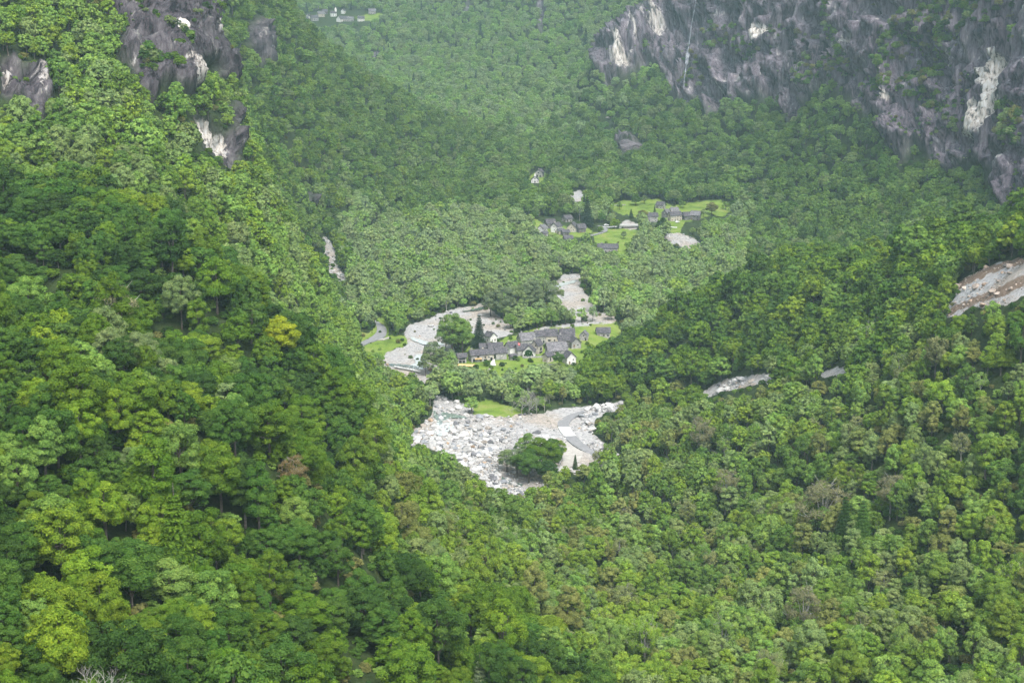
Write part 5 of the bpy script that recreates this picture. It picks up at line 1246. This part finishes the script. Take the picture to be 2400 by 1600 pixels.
h2(1528, 521, 9.0, 5.4, 5.0, 3.0, 8, 'g', 'grey house half hidden by trees left of the meadow hamlet')
ch = h2(1254, 429, 9.0, 7.4, 2.8, 3.4, 88, 'w', 'little white chapel with bell turret at the edge of the dark wood', chim=0, name='chapel', cat='chapel', wins=[('l', 0, .1, 1.2, 2.0, 'door'), ('l', -2.2, .9, .8, 1.2, 'window'), ('l', 2.2, .9, .8, 1.2, 'window'), ('l', 0, 3.4, 1.1, .9, 'window')])
tv, tf = join([box(-4.0, 0, 7.2, 1.5, 1.5, 2.4)]); tw = obj('bell_turret', mesh_np('bell_turret', tv, tf, [W_WHITE]), ch)
me = bpy.data.meshes.new('turret_roof'); me.from_pydata([(-4.9, -.9, 8.42), (-3.1, -.9, 8.42), (-3.1, .9, 8.42), (-4.9, .9, 8.42), (-4, 0, 9.5)], [], [(0, 1, 4), (1, 2, 4), (2, 3, 4), (3, 0, 4), (3, 2, 1, 0)]); me.materials.append(W_WHITE); obj('turret_roof', me, tw)
h2(1265, 416, 8.0, 7.4, 5.0, 2.8, 72, 'g', 'grey stone house with dark openings behind the white chapel', wins=[('l', .2, 4.0, 1.6, 1.2, 'opening'), ('l', -1.8, .2, 1.8, 1.8, 'opening'), ('l', 1.4, .2, 1.9, 2.2, 'opening')])
h3 = lambda px, py, L, Wd, h, r, rot, wall, label, **k: house(px, py, L, Wd, h, r, rot, wall, label, 2150, 3000, detail=1, **k)
for a in [(798, 53, 11, 9, 5, 5, 60, 'w', 'white gabled house at the front left of the distant upper village'), (809, 52, 9, 8, 5, 4, 15, 'g', 'dark roofed house right of the front white gable in the upper village'),
          (821, 52, 11, 8, 5, 3, 8, 'g', 'wide light roofed house with white chimney in the upper village'), (846, 52, 11, 8, 5, 4, 12, 'w', 'white walled house at the right end of the upper village front'),
          (872, 34, 12, 8, 5, 4, 10, 'g', 'lone house up on the meadow at the far right of the upper village'), (781, 39, 10, 7, 5, 4, 20, 'w', 'upper village house beside the white church tower'),
          (752, 41, 12, 8, 5, 4, 30, 'c', 'pale house in the middle of the distant upper village'), (742, 25, 9, 7, 4, 3, 40, 'g', 'topmost little house of the upper village'),
          (737, 50, 12, 9, 5, 4, 25, 'g', 'broad grey house at the lower middle of the upper village'), (723, 45, 6, 5, 5, 3, 60, 'w', 'narrow white gable left of the broad grey house'),
          (714, 52, 12, 8, 4, 4, 5, 'd', 'dark house at the left end of the upper village'), (761, 34, 9, 7, 4, 4, 15, 'd', 'dark roof behind the pale middle house of the upper village'), (805, 33, 7, 6, 5, 3, 70, 'w', 'small white house half hidden between trees of the upper village')]:
    h3(*a, chim=1 if a[0] in (821, 846) else 0, light=a[0] in (821, 872, 752))
x, y, z = ground_at(787, 38, 2150, 3000)
te = empty('church_tower', (x, y, z), .2, label='slim white church tower with pointed top in the distant upper village', category='tower')
obj('tower_shaft', mesh_np('tower_shaft', *box(0, 0, 5, 3.2, 3.2, 12), [W_WHITE]), te)
me = bpy.data.meshes.new('spire'); me.from_pydata([(-1.8, -1.8, 11.02), (1.8, -1.8, 11.02), (1.8, 1.8, 11.02), (-1.8, 1.8, 11.02), (0, 0, 15)], [], [(0, 1, 4), (1, 2, 4), (2, 3, 4), (3, 0, 4), (3, 2, 1, 0)]); me.materials.append(W_WHITE); obj('spire', me, te)

# ivy on the white gable
g = np.random.default_rng(5); n = 900; rr = np.sqrt(g.uniform(0, 1, n)) * 2.3; th = g.uniform(0, 6.28, n)
P_ = np.stack([-3.35 - g.uniform(0, .35, n), rr * np.cos(th), 2.9 + rr * np.sin(th) * .95], 1)
hole = (np.hypot(P_[:, 1] + .7, P_[:, 2] - 2.9) < .42); P_ = P_[~hole]
V_, F_ = quads_at(P_, np.tile([-1.0, 0, .4], (len(P_), 1)) + g.normal(size=(len(P_), 3)) * .4, g.uniform(.14, .26, len(P_)))
iv = obj('ivy', mesh_np('ivy', V_, F_, [M_LEAF], None, dict(shade=np.repeat(g.uniform(.2, .7, len(P_)), 4))), None, ivy.location, label='round patch of dark green ivy climbing the white gable', category='ivy')
iv.rotation_euler = ivy.rotation_euler; iv['tint'] = [.03, .085, .02]
# flag
x, y, z = ground_at(1214, 836, 760, 1000)
fe = empty('flag', (x, y, z), 0, label='small red flag with white cross on a pole above the village roofs', category='flag')
M_RED = simple('red cloth', (.62, .03, .05), (.70, .05, .06), 1); M_WCL = simple('white cloth', (.75, .75, .75), (.8, .8, .8), 1)
obj('pole', mesh_np('pole', *tube((0, 0, -.5), (0, 0, 10.6), .06, .05, 6), [M_CONC]), fe)
gx = np.linspace(0, 1, 7); V_ = []; F_ = []
for sd in (-.02, .02):
    for i, t in enumerate(gx):
        for zz in (8.6, 10.5): V_.append((.05 + t * 1.7, .18 * math.sin(t * 6) + sd, zz - t * .35))
for o_ in (0, 14):
    for i in range(6): F_.append((o_ + 2 * i, o_ + 2 * i + 2, o_ + 2 * i + 3, o_ + 2 * i + 1))
fl = obj('cloth', mesh_np('cloth', V_, F_, [M_RED]), fe); fe.scale = (.75, .75, .85)
V_, F_ = join([box(.9, -.22, 9.4, 1.0, .04, .3), box(.9, -.225, 9.4, .3, .045, 1.0)]); obj('cross', mesh_np('cross', V_, F_, [M_WCL]), fl)
# wooden terrace in front of the barn
x, y, z = ground_at(1093, 858, 760, 1000)
we = empty('timber_deck', (x, y, z + .35), R(-4), label='pale orange timber deck laid on the grass below the small stone barn', category='deck')
for i in range(9):
    obj('plank', mesh_np('plank', *box(0, -2.2 + i * .55, .25 + .02 * (i % 2), 9.6 + (i * 5 % 3) * .4, .5, .12), [M_NEWWOOD]), we)
V_, F_ = join([box(dx, 0, -.15, .2, 4.8, .7) for dx in (-4, 0, 4)]); obj('joists', mesh_np('joists', V_, F_, [M_WOOD]), we)
# footbridge over the river arm
p0 = np.array(ground_at(924, 862, 780, 980)); p1 = np.array(ground_at(985, 876, 780, 980)); mid_ = (p0 + p1) / 2; dv = p1 - p0
fb = empty('footbridge', tuple(mid_ + (0, 0, 1.2)), math.atan2(dv[1], dv[0]), label='narrow footbridge with railings across the river below the road bend', category='bridge')
Lb = math.hypot(dv[0], dv[1])
obj('deck', mesh_np('deck', *box(0, 0, 0, Lb, 1.8, .3), [M_CONC]), fb)
for s_ in (-1, 1):
    obj('rail', mesh_np('rail', *box(0, s_ * .85, 1.15, Lb, .08, .08), [M_WOOD]), fb)
    for k in range(9): obj('post', mesh_np('post', *box(-Lb / 2 + Lb * (k + .1) / 8.2, s_ * .85, .62, .1, .1, 1.0), [M_WOOD]), fb)
# road bridge of the hamlet
p0 = np.array(ground_at(1450, 535, 1080, 1600)); p1 = np.array(ground_at(1514, 533, 1080, 1600)); mid_ = (p0 + p1) / 2; dv = p1 - p0; Lb = math.hypot(dv[0], dv[1])
rb = empty('road_bridge', tuple(mid_ + (0, 0, 2.0)), math.atan2(dv[1], dv[0]), label='flat grey road bridge crossing the white riverbed at the middle hamlet', category='bridge')
obj('deck', mesh_np('deck', *box(0, 0, 0, Lb, 5, .7), [M_ASPH]), rb)
for s_ in (-1, 1):
    obj('parapet', mesh_np('parapet', *box(0, s_ * 2.6, .6, Lb, .25, .9), [M_CONC]), rb)
    obj('abutment', mesh_np('abutment', *box(s_ * (Lb / 2 - 1), 0, -1.9, 2.2, 4.6, 3.0), [W_GREY]), rb)
# stone terrace walls
def drywall(pa, pb, D0, D1, h, label):
    a = np.array(ground_at(*pa, D0, D1)); b = np.array(ground_at(*pb, D0, D1)); d = b - a; L = math.hypot(d[0], d[1]); g = np.random.default_rng(int(pa[0]))
    e = empty('dry_stone_wall', tuple((a + b) / 2), math.atan2(d[1], d[0]), label=label, category='wall'); ps = []
    nn = int(L / .8)
    for i in range(nn):
        for r_ in range(3): ps.append(box(-L / 2 + (i + .5) * L / nn + g.uniform(-.1, .1), g.uniform(-.05, .05), h * (r_ + .5) / 3 - .1, L / nn * .95, .6, h / 3 * .93))
    V_, F_ = join(ps); obj('stones', mesh_np('stones', V_, F_, [W_GREY]), e, kind='stuff')
drywall((1226, 840), (1290, 837), 780, 960, 1.1, 'low dry stone wall in front of the ivy gable of the near village')
drywall((1440, 483), (1466, 481), 1100, 1800, 1.0, 'short stone wall at the upper end of the meadow')
drywall((1205, 878), (1235, 880), 780, 960, 1.0, 'short stone wall among bushes below the near village')
drywall((1232, 527), (1256, 536), 1100, 1600, 1.2, 'tumbled stone wall left of the middle hamlet')
# parked cars
M_CARW = simple('white car paint', (.72, .72, .72), (.76, .76, .76), 1, .3, 0, .5); M_TYRE = simple('tyre', (.02, .02, .02), (.03, .03, .03), 1)
def car(px, py, rz, label):
    x, y, z = ground_at(px, py, 1080, 1600); e = empty('parked_car', (x, y, z + .25), R(rz), label=label, category='car')
    prof = [(-2.1, .35), (2.1, .35), (2.15, .8), (1.3, .95), (.7, 1.45), (-1.1, 1.5), (-1.8, 1.0), (-2.15, .85)]
    V_ = [(a, s_, b) for s_ in (-.85, .85) for a, b in prof]; k = len(prof)
    me = bpy.data.meshes.new('body'); me.from_pydata(V_, [], [tuple(range(k))[::-1] and tuple(range(k - 1, -1, -1)), tuple(range(k, 2 * k))] + [(i, (i + 1) % k, k + (i + 1) % k, k + i) for i in range(k)]); me.materials.append(M_CARW); obj('body', me, e)
    for s_ in (-1, 1):
        obj('side_window', mesh_np('side_window', *box(-.2, s_ * .86, 1.2, 1.6, .04, .36), [M_GLASS]), e)
        for a in (-1.3, 1.3):
            tv, tf = tube((a, s_ * .72, .33), (a, s_ * .92, .33), .33, .33, 12)
            obj('wheel', mesh_np('wheel', tv, tf, [M_TYRE]), e)
car(1421, 530, 10, 'white car parked beside the bend of the hamlet road'); car(1588, 523, 35, 'white car on the grass in front of the long cream house')

# ------------------------------------------------------------------ words for the many trees and boulders
COLW = {'deep': 'dark green', 'mid': 'mid green', 'rich': 'rich green', 'bright': 'bright green', 'lime': 'yellow green', 'fresh': 'light green', 'soft': 'grey-green', 'grey': 'dull green', 'olive': 'olive green', 'brown': 'brownish', 'rust': 'rusty brown', 'blue': 'bluish green', 'needle': 'blackish green'}
SHW = {0: 'round', 1: 'round', 9: 'round', 2: 'spreading', 3: 'spreading', 4: 'tall', 5: 'airy', 6: 'airy', 7: 'thin twiggy', 8: 'conical'}
def cell_words(px, py, y0=0, y1=1600, x0=0, x1=2400):
    cx = int(np.clip((px - x0) / (x1 - x0) * 8, 0, 7.99)); cy_ = int(np.clip((py - y0) / (y1 - y0) * 8, 0, 7.99))
    return cx, cy_
XW = ['left edge', 'far left', 'left', 'centre left', 'centre right', 'right', 'far right', 'right edge']
YW = ['top', 'very high', 'high', 'upper middle', 'lower middle', 'low', 'very low', 'bottom']
ZW = {'near': 'near slope', 'dark': 'dark left slope', 'light': 'pale left slope', 'rfore': 'mixed wood', 'lobe': 'right hand spur', 'mixed': 'ridge', 'floor': 'valley floor', 'talus': 'talus', 'knoll': 'knoll', 'lslope': 'far left slope', 'far': 'far slope'}
ORD = ['', 'second', 'third', 'fourth', 'fifth', 'sixth', 'seventh', 'eighth', 'ninth']
def finish_labels(items):
    """items: (object, base label, picture height); alike ones are told apart by their order in the picture"""
    grp = {}
    for o, b, v_ in items: grp.setdefault(b, []).append((v_, o))
    for b, L_ in grp.items():
        L_.sort(key=lambda t: -t[0])
        for k, (_, o) in enumerate(L_):
            if len(L_) == 1: o['label'] = b
            elif k == 0: o['label'] = b + ', lowest there'
            elif k == len(L_) - 1: o['label'] = b + ', highest there'
            else: o['label'] = b + ', ' + ORD[min(k, 8)] + ' lowest'
items = []
for e, i in TREES:
    qx, qy = project(TX[i], TY[i], TZ[i] + 8 * TS[i]); cx, cy_ = cell_words(qx, qy)
    sz = 'large ' if TS[i] > ZONES[zn[i]][2] * 1.08 else ''
    items.append((e, f"{sz}{SHW[TI[i]]} {COLW[CN[i]]} tree, {ZW[zn[i]]}, {YW[cy_]}, {XW[cx]}", qy))
    e['group'] = 'forest trees on the nearer slopes'
finish_labels(items)
items = []
for o, i in BOULD:
    a, b = spx[i], spy[i]
    if a > 2000: w = 'right edge gully'; cx, cy_ = cell_words(a, b, 600, 750, 2180, 2400)
    elif b < 900: w = 'upper river bank' if a < 1500 else 'side stream'; cx, cy_ = cell_words(a, b, 500, 920, 750, 1850)
    else: w = 'boulder field'; cx, cy_ = cell_words(a, b, 940, 1170, 950, 1480)
    sz = 'huge' if S[i] > 1.7 else 'big' if S[i] > 1.05 else 'small'
    XB = ['far left', 'left end', 'left', 'midleft', 'midright', 'right', 'right end', 'far right']; YB = ['top', 'topmost', 'upper', 'mid upper', 'mid lower', 'lower', 'low', 'bottom']
    items.append((o, f"{sz} {STONE_COL[ci[i]][0]} boulder in the {w}, {YB[cy_]} {XB[cx]}", b))
finish_labels(items)

# ------------------------------------------------------------------ haze
def haze():
    b = bpy.data.materials.new('valley haze'); b.use_nodes = True
    ns = b.node_tree.nodes; ls = b.node_tree.links
    ns.remove(ns['Principled BSDF'])
    v = ns.new('ShaderNodeVolumePrincipled'); v.inputs['Color'].default_value = (.64, .90, .98, 1); v.inputs['Density'].default_value = .000095
    v.inputs['Anisotropy'].default_value = .2
    ls.new(v.outputs[0], ns['Material Output'].inputs['Volume'])
    x0, x1, y0, y1, z0, z1 = -4200, 4200, -60, 5200, -260, 4200
    V = [(x, y, z) for x in (x0, x1) for y in (y0, y1) for z in (z0, z1)]
    Fq = [(0, 1, 3, 2), (4, 6, 7, 5), (0, 4, 5, 1), (2, 3, 7, 6), (0, 2, 6, 4), (1, 5, 7, 3)]
    obj('haze', mesh_np('haze', V, Fq, [b]), kind='stuff', label='thin blue haze hanging in the valley air', category='haze')
haze()
print('trees', NT, 'HG range', HG.min(), HG.max())
